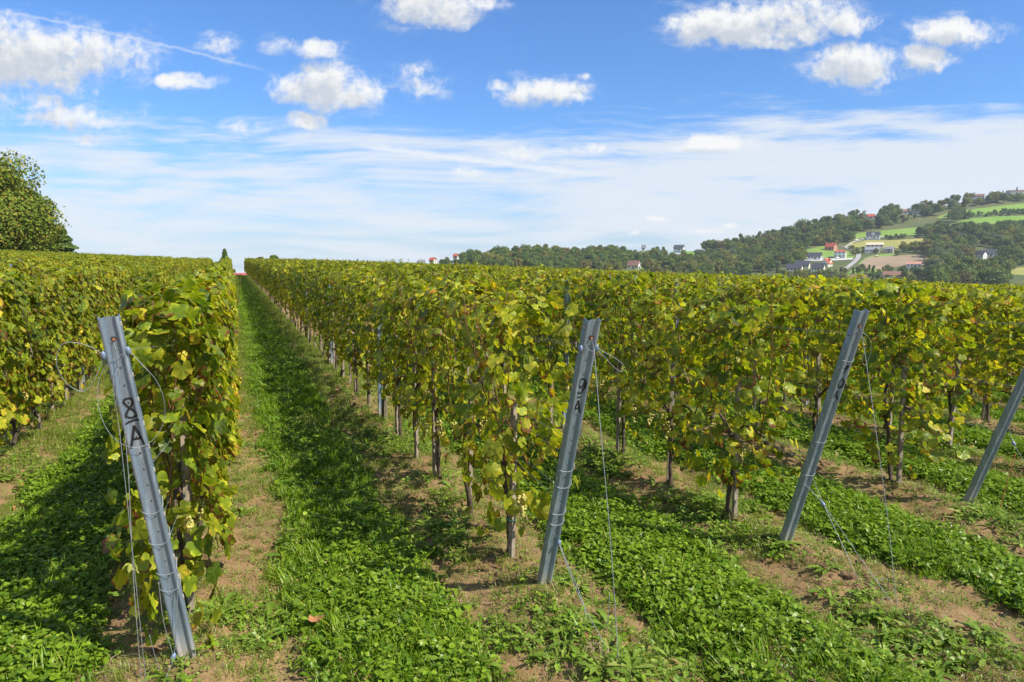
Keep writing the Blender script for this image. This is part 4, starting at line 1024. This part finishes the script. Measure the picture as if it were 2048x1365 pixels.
# ---------------------------------------------------------------- trees
def crown_mat(name, c1, c2, c3):
    return leaf_mat(name, [(0., c1), (.55, c2), (1., c3)], trans=.25, tcol=(1.1, 1.15, .6), rough=.7, spec=.15, val=(.7, 1.3))
CM = {'dark': crown_mat('dark_green_foliage', (.055, .105, .024), (.095, .150, .032), (.155, .190, .042)),
      'mid': crown_mat('mid_green_foliage', (.080, .135, .024), (.140, .190, .035), (.20, .225, .045)),
      'olive': crown_mat('olive_foliage', (.125, .145, .024), (.20, .205, .036), (.28, .24, .055)),
      'rust': crown_mat('rusty_foliage', (.105, .11, .028), (.165, .145, .036), (.23, .175, .045)),
      'grey': crown_mat('grey_green_foliage', (.09, .12, .06), (.15, .18, .09), (.21, .23, .12))}
def crown(seed, h, w, n, leaf, mat, shape='round', base=.18, lobes=13):
    """foliage of a tree of height h, width w; n leaf clumps of size leaf"""
    r = np.random.RandomState(seed); P = []; Nn = []
    if shape == 'cone':
        for i in range(n):
            t = r.rand()**1.25; z = h*(base*.5+(1-base*.5)*t); rad = w/2*(1-t)**.85*(.75+.25*sin(t*34+r.rand())) + .03*w
            a = r.rand()*6.28; q = rad*(.35+.65*sqrt(r.rand())); P.append((q*cos(a), q*sin(a), z-.12*q)); Nn.append((cos(a)*.7, sin(a)*.7, .6))
    else:
        cs = []
        for i in range(lobes):
            a = r.rand()*6.28; t = r.rand(); zz = h*(base+.18+(1-base-.34)*t); q = w*.30*sqrt(r.rand())*(1.05-.55*abs(t-.35))
            cs.append((q*cos(a), q*sin(a), zz, w*r.uniform(.17, .27)*(1.1-.35*t)))
        if shape == 'tall': cs = [(x*.6, y*.6, h*(.15+.75*i/len(cs)), rr*.75) for i, (x, y, z, rr) in enumerate(cs)]
        wt = np.array([c[3]**2 for c in cs]); ch = r.choice(len(cs), n, p=wt/wt.sum())
        for k in ch:
            d = r.normal(size=3); d /= np.linalg.norm(d); d[2] = d[2]*.8+.12; c = cs[k]
            q = c[3]*(1-.35*r.rand()**2)*(1+.12*r.normal()*.5); P.append((c[0]+d[0]*q, c[1]+d[1]*q, c[2]+d[2]*q)); Nn.append(d)
    P = np.array(P); Nn = nrmz(np.array(Nn)+r.normal(size=(n, 3))*.55)
    quad = np.array([(-.5, -.35, 0), (.1, -.55, .08), (.55, .0, -.05), (.15, .5, .1), (-.45, .4, 0)]); T = np.array([(0, 1, 2), (0, 2, 3), (0, 3, 4)])
    tint = np.column_stack([np.clip(.45+.22*r.normal(size=n), 0, 1), r.rand(n), np.zeros(n)])
    A = leaf_cluster([(quad, T, quad[:, :2]+.5)], P, Nn, r.normal(size=(n, 3)), leaf*r.uniform(.6, 1.5, n), tint, r)
    return mesh_np('crown', A[0], A[1], CM[mat] if isinstance(mat, str) else mat, A[2])
def trunk_tree(h, r0, seed, base=.3):
    random.seed(seed); mb = MB(); mb.tube([(0, 0, -1.5), (0, 0, h*base), (.03*h*(random.random()-.5), .02*h, h*.7)], [r0*1.25, r0, r0*.35], 7)
    for i in range(4):
        a = random.random()*6.28; z = h*random.uniform(base*.8, .55); mb.tube([(0, 0, z), (cos(a)*h*.13, sin(a)*h*.13, z+h*.14), (cos(a)*h*.2, sin(a)*h*.2, z+h*.27)], [r0*.45, r0*.28, r0*.1], 5)
    return mb.mesh('trunk', M['bark'], True)
TR_T = [trunk_tree(1., .022, i) for i in range(3)]
KIND = []
for kn, (sh, wd) in enumerate((('round', 1.05), ('round', .9), ('round', 1.25), ('tall', .6), ('cone', .42))):
    for mk in CM:
        if sh == 'cone' and mk != 'dark': continue
        for v in range(2): KIND.append((sh, mk, crown(900+kn*40+v*7+len(KIND), 1., wd, 1800 if sh != 'cone' else 900, .050 if sh != 'cone' else .05, mk, sh, .12)))
def pick(rr, weights, shapes=None):
    mk = rr.choice(list(weights), p=np.array(list(weights.values()))/sum(weights.values()))
    c = [k for k in KIND if k[1] == mk and (shapes is None or k[0] in shapes)]
    return c[rr.randint(len(c))]
def pip(poly, x, y):
    c = False; n = len(poly)
    for i in range(n):
        (x1, y1), (x2, y2) = poly[i], poly[(i+1) % n]
        if (y1 > y) != (y2 > y) and x < (x2-x1)*(y-y1)/(y2-y1)+x1: c = not c
    return c
COLW = {'dark': 'dark green', 'mid': 'green', 'olive': 'yellowish green', 'rust': 'rusty brown', 'grey': 'greyish green'}
TREES = []
mixw = {'dark': .42, 'mid': .33, 'olive': .15, 'rust': .06, 'grey': .04}
def wood(poly, dens, hm_, region, weights=mixw, seed=0, shapes=None):
    dens *= 1.35; rr = np.random.RandomState(seed+500); P = np.array(poly); x0, y0 = P.min(0); x1, y1 = P.max(0); pts = []
    for _ in range(int(dens*(x1-x0)*(y1-y0)*6)):
        x, y = rr.uniform(x0, x1), rr.uniform(y0, y1)
        if not pip(poly, x, y): continue
        g = 1/sqrt(dens)*.62
        if any(abs(a-x) < g*1.35 and abs(b-y) < g*.75 for a, b in pts): continue
        pts.append((x, y))
    for x, y in pts:
        h = 1.10*rr.uniform(*hm_); c = pick(rr, weights, shapes); mp = F/hill_pt(x, y)[1]; hw_ = h*mp*.42
        if any(x+hw_ > a+2 and x-hw_ < b-2 and ((y > d-2 and y-h*mp < d-(d-e)*.22) or (d-3 > y > d-9)) for a, b, e, d in HBOX):
            h = h*.5; hw_ *= .5
            if any(x+hw_ > a+2 and x-hw_ < b-2 and y > d-3 and y-h*mp < d-(d-e)*.30 for a, b, e, d in HBOX): continue
        TREES.append((x, y, h, c, region))
rdg = lambda x: float(ridge(x))
wood([(835, 530)]+[(x, rdg(x)+1) for x in (900, 1000, 1050, 1150, 1210, 1290)]+[(1290, 530), (1230, 548), (1050, 548), (900, 540)],   .011, (7.5, 11.5), 'wood at the left end of the far hills', {'dark': .55, 'mid': .33, 'olive': .08, 'rust': .04}, 1, ('round',))
wood([(1290, 516), (1345, 514), (1370, 508), (1365, 524), (1330, 522), (1310, 535), (1290, 522)], .011, (9, 13), 'trees around the skyline houses in the middle', mixw, 2)
wood([(x, rdg(x)+1) for x in (1400, 1450, 1500, 1560, 1620, 1680, 1750, 1800, 1860)]+[(1875, 432), (1800, 448), (1720, 466), (1690, 480), (1640, 490), (1600, 503), (1500, 512), (1420, 508)], .0105, (11, 16), 'wood covering the ridge above the houses', {'dark': .5, 'mid': .3, 'olive': .1, 'rust': .09}, 3)
wood([(1415, 516), (1500, 515), (1600, 508), (1610, 516), (1570, 530), (1560, 548), (1440, 556), (1300, 558), (1290, 545), (1350, 534)], .010, (9, 14), 'wood in the valley left of the dark roofed houses', {'dark': .28, 'mid': .34, 'olive': .22, 'rust': .08, 'grey': .1}, 4)
wood([(1870, 415), (1960, 404), (2060, 396), (2060, 404), (1960, 412), (1900, 420)], .011, (10, 15), 'trees along the right ridge', {'dark': .5, 'mid': .3, 'olive': .1, 'rust': .1}, 5)
wood([(1890, 437), (1912, 430), (1945, 438), (1900, 446)], .012, (10, 14), 'clump between the upper meadows', mixw, 6)
wood([(1940, 431), (2060, 423), (2060, 430), (1945, 436)], .02, (4, 7), 'hedge between the two upper meadows', {'dark': .7, 'mid': .3}, 7, ('round',))
wood([(1832, 472), (1860, 460), (1960, 464), (2060, 458), (2060, 474), (1960, 478), (1850, 477)], .012, (9, 13), 'tree belt below the upper meadows', {'dark': .65, 'mid': .3, 'olive': .05}, 8, ('round',))
wood([(1770, 477), (1812, 474), (1812, 479), (1772, 481)], .022, (4, 6), 'bushes right of the meadow house', {'dark': .8, 'mid': .2}, 9, ('round',))
wood([(1855, 505), (1880, 487), (1945, 492), (1950, 522), (1945, 545), (1870, 562), (1860, 540)], .0105, (10, 15), 'wood left of the white pair of houses', {'dark': .3, 'mid': .35, 'olive': .1, 'rust': .05, 'grey': .2}, 10)
wood([(1950, 486), (2060, 475), (2060, 500), (1995, 500), (1960, 494)], .010, (9, 13), 'trees above the white pair of houses', {'mid': .4, 'olive': .3, 'grey': .2, 'rust': .1}, 11)
wood([(1998, 505), (2060, 495), (2060, 530), (2020, 538), (2015, 575), (1860, 578), (1870, 562), (1950, 540), (1995, 525)], .010, (10, 15), 'trees right of and below the white pair of houses', {'dark': .5, 'mid': .3, 'olive': .15, 'rust': .05}, 12)
wood([(1800, 500), (1850, 498), (1850, 506), (1800, 508)], .013, (7, 10), 'orchard trees above the ploughed field', {'olive': .5, 'mid': .5}, 13, ('round',))
wood([(1555, 549), (1600, 548), (1625, 547), (1690, 548), (1690, 564), (1555, 564)], .011, (4, 7), 'bushes in front of the dark roofed houses', {'mid': .4, 'olive': .35, 'dark': .15, 'grey': .1}, 14)
wood([(1700, 548), (1720, 541), (1790, 546), (1810, 552), (1880, 553), (1880, 566), (1700, 566)], .008, (5, 9), 'garden trees below the ploughed field', {'mid': .4, 'dark': .3, 'olive': .2, 'grey': .1}, 15)
wood([(1690, 499), (1735, 500), (1735, 507), (1720, 512)], .012, (3, 6), 'bushes beside the road bend', {'mid': .4, 'dark': .3, 'olive': .3}, 16)
wood([(1575, 519), (1612, 512), (1612, 521), (1600, 527), (1575, 535)], .012, (8, 12), 'tall trees left of the white slate roofed house', {'olive': .5, 'mid': .5}, 17, ('tall', 'round'))
wood([(1640, 492), (1690, 480), (1712, 478), (1700, 486), (1660, 494)], .012, (9, 13), 'woodland edge above the orange brick house', {'olive': .35, 'mid': .4, 'dark': .2, 'rust': .05}, 18)
for x, y, h, sh, mk, reg in ((1945, 397, 9, 'round', 'dark', 'lone round topped tree on the ridge left of the brown roof'), (1795, 512, 6, 'round', 'mid', 'round bush above the ploughed field'), (1707, 512, 6, 'round', 'olive', 'bush at the inner edge of the road bend'),
                             (1868, 540, 13, 'cone', 'dark', 'dark conifer right of the ploughed field'), (2033, 392, 13, 'cone', 'dark', 'dark spruce in front of the grey ridge building'), (2005, 396, 11, 'cone', 'dark', 'dark spruce on the ridge left of the grey building'), (1805, 549, 9, 'round', 'dark', 'dark bushy tree left of the pink roofed house'),
                             (1770, 551, 6, 'round', 'olive', 'olive bush left of the large brown roof'), (1737, 503, 6, 'round', 'mid', 'bush in front of the beige roofed house'), (1752, 507, 6, 'round', 'mid', 'bush before the grey roofed farmhouse'), (1705, 499, 5, 'round', 'olive', 'small bush where track meets road')):
    c = [k for k in KIND if k[0] == sh and k[1] == mk][0]; TREES.append((x, y, h, c, 'single:'+reg))
print('trees', len(TREES))
rr = np.random.RandomState(77)
order = sorted(range(len(TREES)), key=lambda j: (not TREES[j][4].startswith('single'), -TREES[j][1]-rr.rand()*14))
mass = []
for n, j in enumerate(order):
    x, y, h, k, reg = TREES[j]; p = hill_pt(x, y, -.2)
    if n < 270:
        lab = reg[7:] if reg.startswith('single') else '%s %s tree in the %s' % (COLW[k[1]], {'round': 'rounded', 'tall': 'slender', 'cone': 'conifer'}[k[0]], reg)
        t = thing('tree', lab, 'tree', p, rr.rand()*6.28, None if reg.startswith('single') else COLW[k[1]]+' '+k[0]+' trees of the '+reg); t.scale = (h*rr.uniform(.9, 1.15), h*rr.uniform(.9, 1.15), h)
        link('crown', k[2], t); link('trunk', TR_T[rr.randint(3)], t)
    else: mass.append((p, h, KIND.index(k)))
if mass:
    n = len(mass); sc = np.array([(h*rr.uniform(.9, 1.15), h*rr.uniform(.9, 1.15), h) for _, h, _ in mass])
    scatter('distant_woodland', [k[2] for k in KIND], [q[0] for q in mass], np.column_stack([np.zeros(n), np.zeros(n), rr.rand(n)*6.28]), sc, [q[2] for q in mass], 'far wooded slope of dark green and rusty trees')

# large trees at the left and trees peeping over the vine tops
CM['autumn'] = crown_mat('autumn_foliage', (.070, .130, .014), (.135, .185, .02), (.27, .20, .028))
CM['russet'] = crown_mat('russet_foliage', (.16, .11, .025), (.27, .13, .03), (.36, .15, .03))
def big_tree(px, ybot, ytop, Y, wpx, label, n, leaf, mat, shape='round', seed=1, lobes=26, name='tree', base=.12):
    top = at_depth(px, ytop, Y); g = at_depth(px, ybot, Y); gz0 = float(gz(top[0], top[1])); gz0 = min(gz0, g[2])
    b = np.array([top[0], top[1], gz0]); h = top[2]-gz0; w = wpx*Y/F
    t = thing(name, label, 'tree', b, 0); link('crown', crown(seed, h, w, n, leaf, mat, shape, base, lobes), t); link('trunk', trunk_tree(h, h*.025, seed), t); return t
big_tree(-62, 505, 305, 80, 290, 'huge green and yellow tree rising at the left edge', 64000, .21, 'autumn', seed=11, lobes=40, base=.0)
big_tree(50, 505, 376, 84, 150, 'rusty tinged tree sloping down from the huge left tree', 26000, .20, 'autumn', seed=12, lobes=26, base=-.05)
big_tree(98, 505, 428, 88, 52, 'reddish brown treetop between the left tree and conifer', 6000, .20, 'russet', seed=13, lobes=14)
big_tree(124, 508, 456, 86, 92, 'dark bluish green conifer right of the large left trees', 8000, .20, 'dark', 'cone', seed=14)
big_tree(20, 508, 425, 82, 120, 'green bushy tree low in front of the huge left tree', 20000, .20, 'mid', seed=21, lobes=24, base=0.)
big_tree(449, 545, 499, 106, 44, 'dark conifer at the far end of the grass alley', 2200, .24, 'dark', 'cone', seed=15)
big_tree(541, 535, 496, 120, 42, 'green treetop with ragged top over the vines right of the alley', 900, .5, 'mid', seed=16, lobes=9)
big_tree(516, 535, 503, 122, 34, 'olive treetop left of the ragged one over the vines', 700, .5, 'olive', seed=22, lobes=9)
big_tree(590, 535, 501, 125, 40, 'pointed green treetop over the vine tops', 800, .5, 'mid', seed=17, lobes=9)
big_tree(622, 535, 505, 125, 36, 'small rusty treetop right of the pointed one', 600, .5, 'rust', seed=18, lobes=8)
big_tree(737, 545, 513, 130, 34, 'small round dark treetop over the vines left of the hills', 700, .45, 'dark', seed=19, lobes=8)
big_tree(220, 520, 494, 110, 34, 'thin purplish bare bush on the left vine skyline', 160, .22, 'rust', seed=20, lobes=8)
big_tree(470, 545, 529, 115, 16, 'small green bush by the red roof at the end of the alley', 400, .4, 'mid', seed=23, lobes=8)

HAZE = .00011
if HAZE:
    mb = MB(); mb.box((0, 650, 65), 3000, 1900, 210); m, nt, out = new_mat('haze_air')
    pv = nt.add('ShaderNodeVolumePrincipled'); pv.inputs['Density'].default_value = HAZE; pv.inputs['Color'].default_value = (.80, .88, 1., 1); pv.inputs['Anisotropy'].default_value = 0.
    nt.l.new(pv.outputs[0], out.inputs[1]); o = link('haze', mb.mesh('haze', m)); o['kind'] = 'stuff'; o['label'] = 'thin blue haze in the air'
# ---------------------------------------------------------------- light and sky
SAZ, SEL = radians(120), radians(45)
sun = bpy.data.objects.new('sun', bpy.data.lights.new('sun', 'SUN')); COL.objects.link(sun)
sd = Vector((sin(SAZ)*cos(SEL), cos(SAZ)*cos(SEL), sin(SEL)))
sun.rotation_euler = sd.to_track_quat('Z', 'Y').to_euler(); sun.data.energy = 5.; sun.data.angle = radians(.53); sun.data.color = (1., .93, .80)
wd = bpy.data.worlds.new('World'); S.world = wd; wd.use_nodes = True
nt = NT(wd.node_tree); nt.n.clear(); out = nt.add('ShaderNodeOutputWorld'); bg = nt.add('ShaderNodeBackground')
sky = nt.add('ShaderNodeTexSky'); sky.sky_type = 'NISHITA'; sky.sun_disc = False; sky.sun_elevation = SEL; sky.sun_rotation = SAZ
sky.air_density = 1.0; sky.dust_density = .6; sky.ozone_density = 2.0; sky.altitude = 200
gen = nt.add('ShaderNodeTexCoord').outputs['Generated']
sp = nt.add('ShaderNodeSeparateXYZ'); nt.set(sp.inputs[0], gen)
yy = nt.math('MAXIMUM', sp.outputs[1], .05)
u = nt.math('DIVIDE', sp.outputs[0], yy); v = nt.math('DIVIDE', sp.outputs[2], yy)
uv = nt.add('ShaderNodeCombineXYZ', ins={0: u, 1: v, 2: 0.}).outputs[0]
front = nt.mr(sp.outputs[1], .1, .3)
def uvp(px, py): r = ray(px, py); return r[0], r[2]
CL = [(70, 120, 165, 66, 1.1), (165, 105, 125, 48, .85), (-10, 90, 90, 60, 1.), (40, 200, 90, 26, .5), (130, 235, 120, 22, .45), (650, 170, 72, 50, 1.), (715, 185, 52, 34, 1.), (590, 178, 48, 30, .9), (612, 242, 42, 22, .9), (630, 95, 48, 20, .75), (565, 88, 42, 12, .55),
      (373, 163, 56, 17, 1.), (430, 92, 40, 18, .45), (1085, 184, 90, 27, 1.), (1000, 176, 28, 12, .7), (870, 12, 95, 40, 1.), (940, 0, 60, 20, .7), (1460, 52, 120, 40, 1.), (1580, 42, 120, 46, 1.), (1680, 44, 70, 28, .9), (1560, 88, 50, 14, .8), (1400, 70, 45, 26, .8),
      (1710, 130, 95, 40, 1.15), (1680, 112, 50, 32, 1.1), (1860, 118, 46, 26, 1.), (1915, 66, 80, 28, 1.), (1440, 286, 66, 16, 1.), (1390, 298, 50, 8, .7), (178, 275, 30, 13, .6), (1050, 310, 65, 18, .5), (490, 250, 40, 12, .5), (940, 347, 50, 10, .5), (835, 165, 50, 22, .42), (830, 140, 35, 14, .4),
      (1170, 155, 14, 7, .5), (1310, 440, 20, 6, .6), (1460, 447, 16, 5, .6), (1410, 458, 34, 5, .55), (1275, 467, 26, 5, .55), (1180, 300, 50, 10, .35)]
def cloud_group():
    g = bpy.data.node_groups.new('cloud_density', 'ShaderNodeTree')
    g.interface.new_socket('Vector', in_out='INPUT', socket_type='NodeSocketVector'); g.interface.new_socket('Density', in_out='OUTPUT', socket_type='NodeSocketFloat')
    q = NT(g); gi = q.add('NodeGroupInput'); go = q.add('NodeGroupOutput')
    wv = q.noise(gi.outputs[0], 9., 3, .5, out=1)
    p = q.vmath('ADD', gi.outputs[0], q.vmath('MULTIPLY', q.vmath('SUBTRACT', wv, (.5, .5, .5)), (.035, .022, 0)))
    acc = None
    for px, py, rx, ry, a in CL:
        cu, cv = uvp(px, py)
        dd = q.vmath('MULTIPLY', q.vmath('SUBTRACT', p, (cu, cv, 0)), (F/rx/1.14, F/ry/1.14, 0))
        ds = q.vmath('DOT_PRODUCT', dd, dd, out=1)
        mk = q.math('MULTIPLY', q.math('SUBTRACT', 1., ds), a)
        acc = mk if acc is None else q.math('SMOOTH_MAX', acc, mk, .12)
    acc = q.math('MAXIMUM', acc, -1.5)
    n1 = q.noise(p, 17., 9, .66); n2 = q.noise(p, 60., 6, .65)
    nn = q.math('ADD', q.math('MULTIPLY', q.math('SUBTRACT', n1, .5), 2.7), q.math('MULTIPLY', q.math('SUBTRACT', n2, .5), 1.5))
    q.set(go.inputs[0], q.math('ADD', acc, nn))
    return g
CG = cloud_group()
g1 = nt.add('ShaderNodeGroup', node_tree=CG); nt.set(g1.inputs[0], uv)
g2 = nt.add('ShaderNodeGroup', node_tree=CG); nt.set(g2.inputs[0], nt.vmath('ADD', uv, (.010, .020, 0)))
dn = nt.math('MULTIPLY', nt.math('MAXIMUM', nt.mr(g1.outputs[0], -.08, .95), nt.math('MULTIPLY', nt.math('MULTIPLY', nt.mr(g1.outputs[0], -.9, .5), nt.mr(nt.noise(nt.vmath('MULTIPLY', uv, (1., 2.2, 1.)), 16., 8, .65), .46, .68)), .55)), front)
lit = nt.mr(nt.math('SUBTRACT', g2.outputs[0], nt.math('MULTIPLY', g1.outputs[0], .25)), -.3, .95, 0., 1.)
ccol = nt.mix(lit, (.97, .97, .96), (.60, .65, .73))
# high cirrus: stretched noise
def stretch(rotdeg, sx, sy):
    mp = nt.add('ShaderNodeMapping'); nt.set(mp.inputs[0], uv); mp.inputs['Rotation'].default_value = (0, 0, radians(rotdeg)); mp.inputs['Scale'].default_value = (sx, sy, 1); return mp.outputs[0]
wob = nt.noise(uv, 2.5, 2, .5, out=1); 
ci1 = nt.noise(nt.vmath('ADD', stretch(-9, 2.2, 17), nt.vmath('MULTIPLY', wob, (.7, 1.2, 0))), 1.6, 8, .62)
ci2 = nt.noise(nt.vmath('ADD', stretch(-4, 3., 34), nt.vmath('MULTIPLY', wob, (1.2, 1.5, 0))), 2., 7, .62)
ci = nt.math('ADD', nt.math('MULTIPLY', ci1, .65), nt.math('MULTIPLY', ci2, .35))
vt = uvp(1024, 0)[1]
# cirrus is thick between y=250 and the skyline, thicker to the right
band = nt.mr(v, uvp(1024, 150)[1], uvp(1024, 330)[1], 0., 1.)
right = nt.mr(u, -.1, .7, 0., 1.)
cov = nt.math('ADD', nt.math('ADD', nt.math('MULTIPLY', band, .27), nt.math('MULTIPLY', right, nt.mr(v, uvp(1024, 120)[1], uvp(1024, 260)[1], 0., .13))), -.15)
cirrus = nt.math('MULTIPLY', nt.mr(nt.math('ADD', ci, cov), .48, .70), nt.math('MULTIPLY', front, .92))
haze = nt.mr(v, uvp(1024, 260)[1], uvp(1024, 500)[1], 0., .62)
# contrail: thin line bent along an arc
def trail(p0, p1, p2, wpx, amt, bendseed):
    (a, b), (c, d), (e, f_) = uvp(*p0), uvp(*p1), uvp(*p2)
    k = np.polyfit([a, c, e], [b, d, f_], 2)
    fu = nt.math('ADD', nt.math('MULTIPLY', nt.math('ADD', nt.math('MULTIPLY', u, float(k[0])), float(k[1])), u), float(k[2]))
    wn = nt.math('MULTIPLY', nt.math('SUBTRACT', nt.noise(uv, 60., 3), .5), .008)
    dv = nt.math('ABSOLUTE', nt.math('ADD', nt.math('SUBTRACT', v, fu), wn))
    lo, hi_ = min(a, e), max(a, e)
    ends = nt.math('MULTIPLY', nt.mr(u, lo, lo+.05), nt.mr(u, hi_-.08, hi_, 1., 0.))
    return nt.math('MULTIPLY', nt.math('MULTIPLY', nt.mr(dv, 0., wpx/F, amt, 0.), ends), front)
tr = nt.math('MAXIMUM', trail((690, 288), (900, 315), (1225, 353), 10, .85, 1), trail((-40, 15), (200, 62), (560, 150), 5, .34, 2))
skyc = nt.mix(1., sky.outputs[0], (.37, .635, .95), 'MULTIPLY')
SKY_STR = .115
# cloud radiances are given relative to the sky strength so that one strength scales the whole sky
EXPO = .77
def k_(c): return tuple(x/SKY_STR/2**EXPO for x in c)
cl_high = k_((.80, .86, .93)); 
skyc = nt.mix(haze, skyc, k_((.60, .71, .82)))
skyc = nt.mix(cirrus, skyc, cl_high)
skyc = nt.mix(tr, skyc, k_((.88, .92, .97)))
cc = nt.mix(1., ccol, (1/SKY_STR/2**EXPO,)*3, 'MULTIPLY')
skyc = nt.mix(dn, skyc, cc)
skyc = nt.mix(nt.mr(sp.outputs[1], -.3, .25, .50, 0.), skyc, k_((.85, .92, 1.0)))     # white veil added over the unseen rest of the sky for fill light
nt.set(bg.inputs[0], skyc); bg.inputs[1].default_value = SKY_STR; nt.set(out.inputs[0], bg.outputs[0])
S.view_settings.view_transform = 'Standard'; S.view_settings.look = 'None'; S.view_settings.exposure = EXPO; S.view_settings.gamma = 1.
S.view_settings.use_curve_mapping = False
S.cycles.max_bounces = 6; S.cycles.transparent_max_bounces = 4; S.cycles.diffuse_bounces = 3; S.cycles.glossy_bounces = 2; S.cycles.transmission_bounces = 4
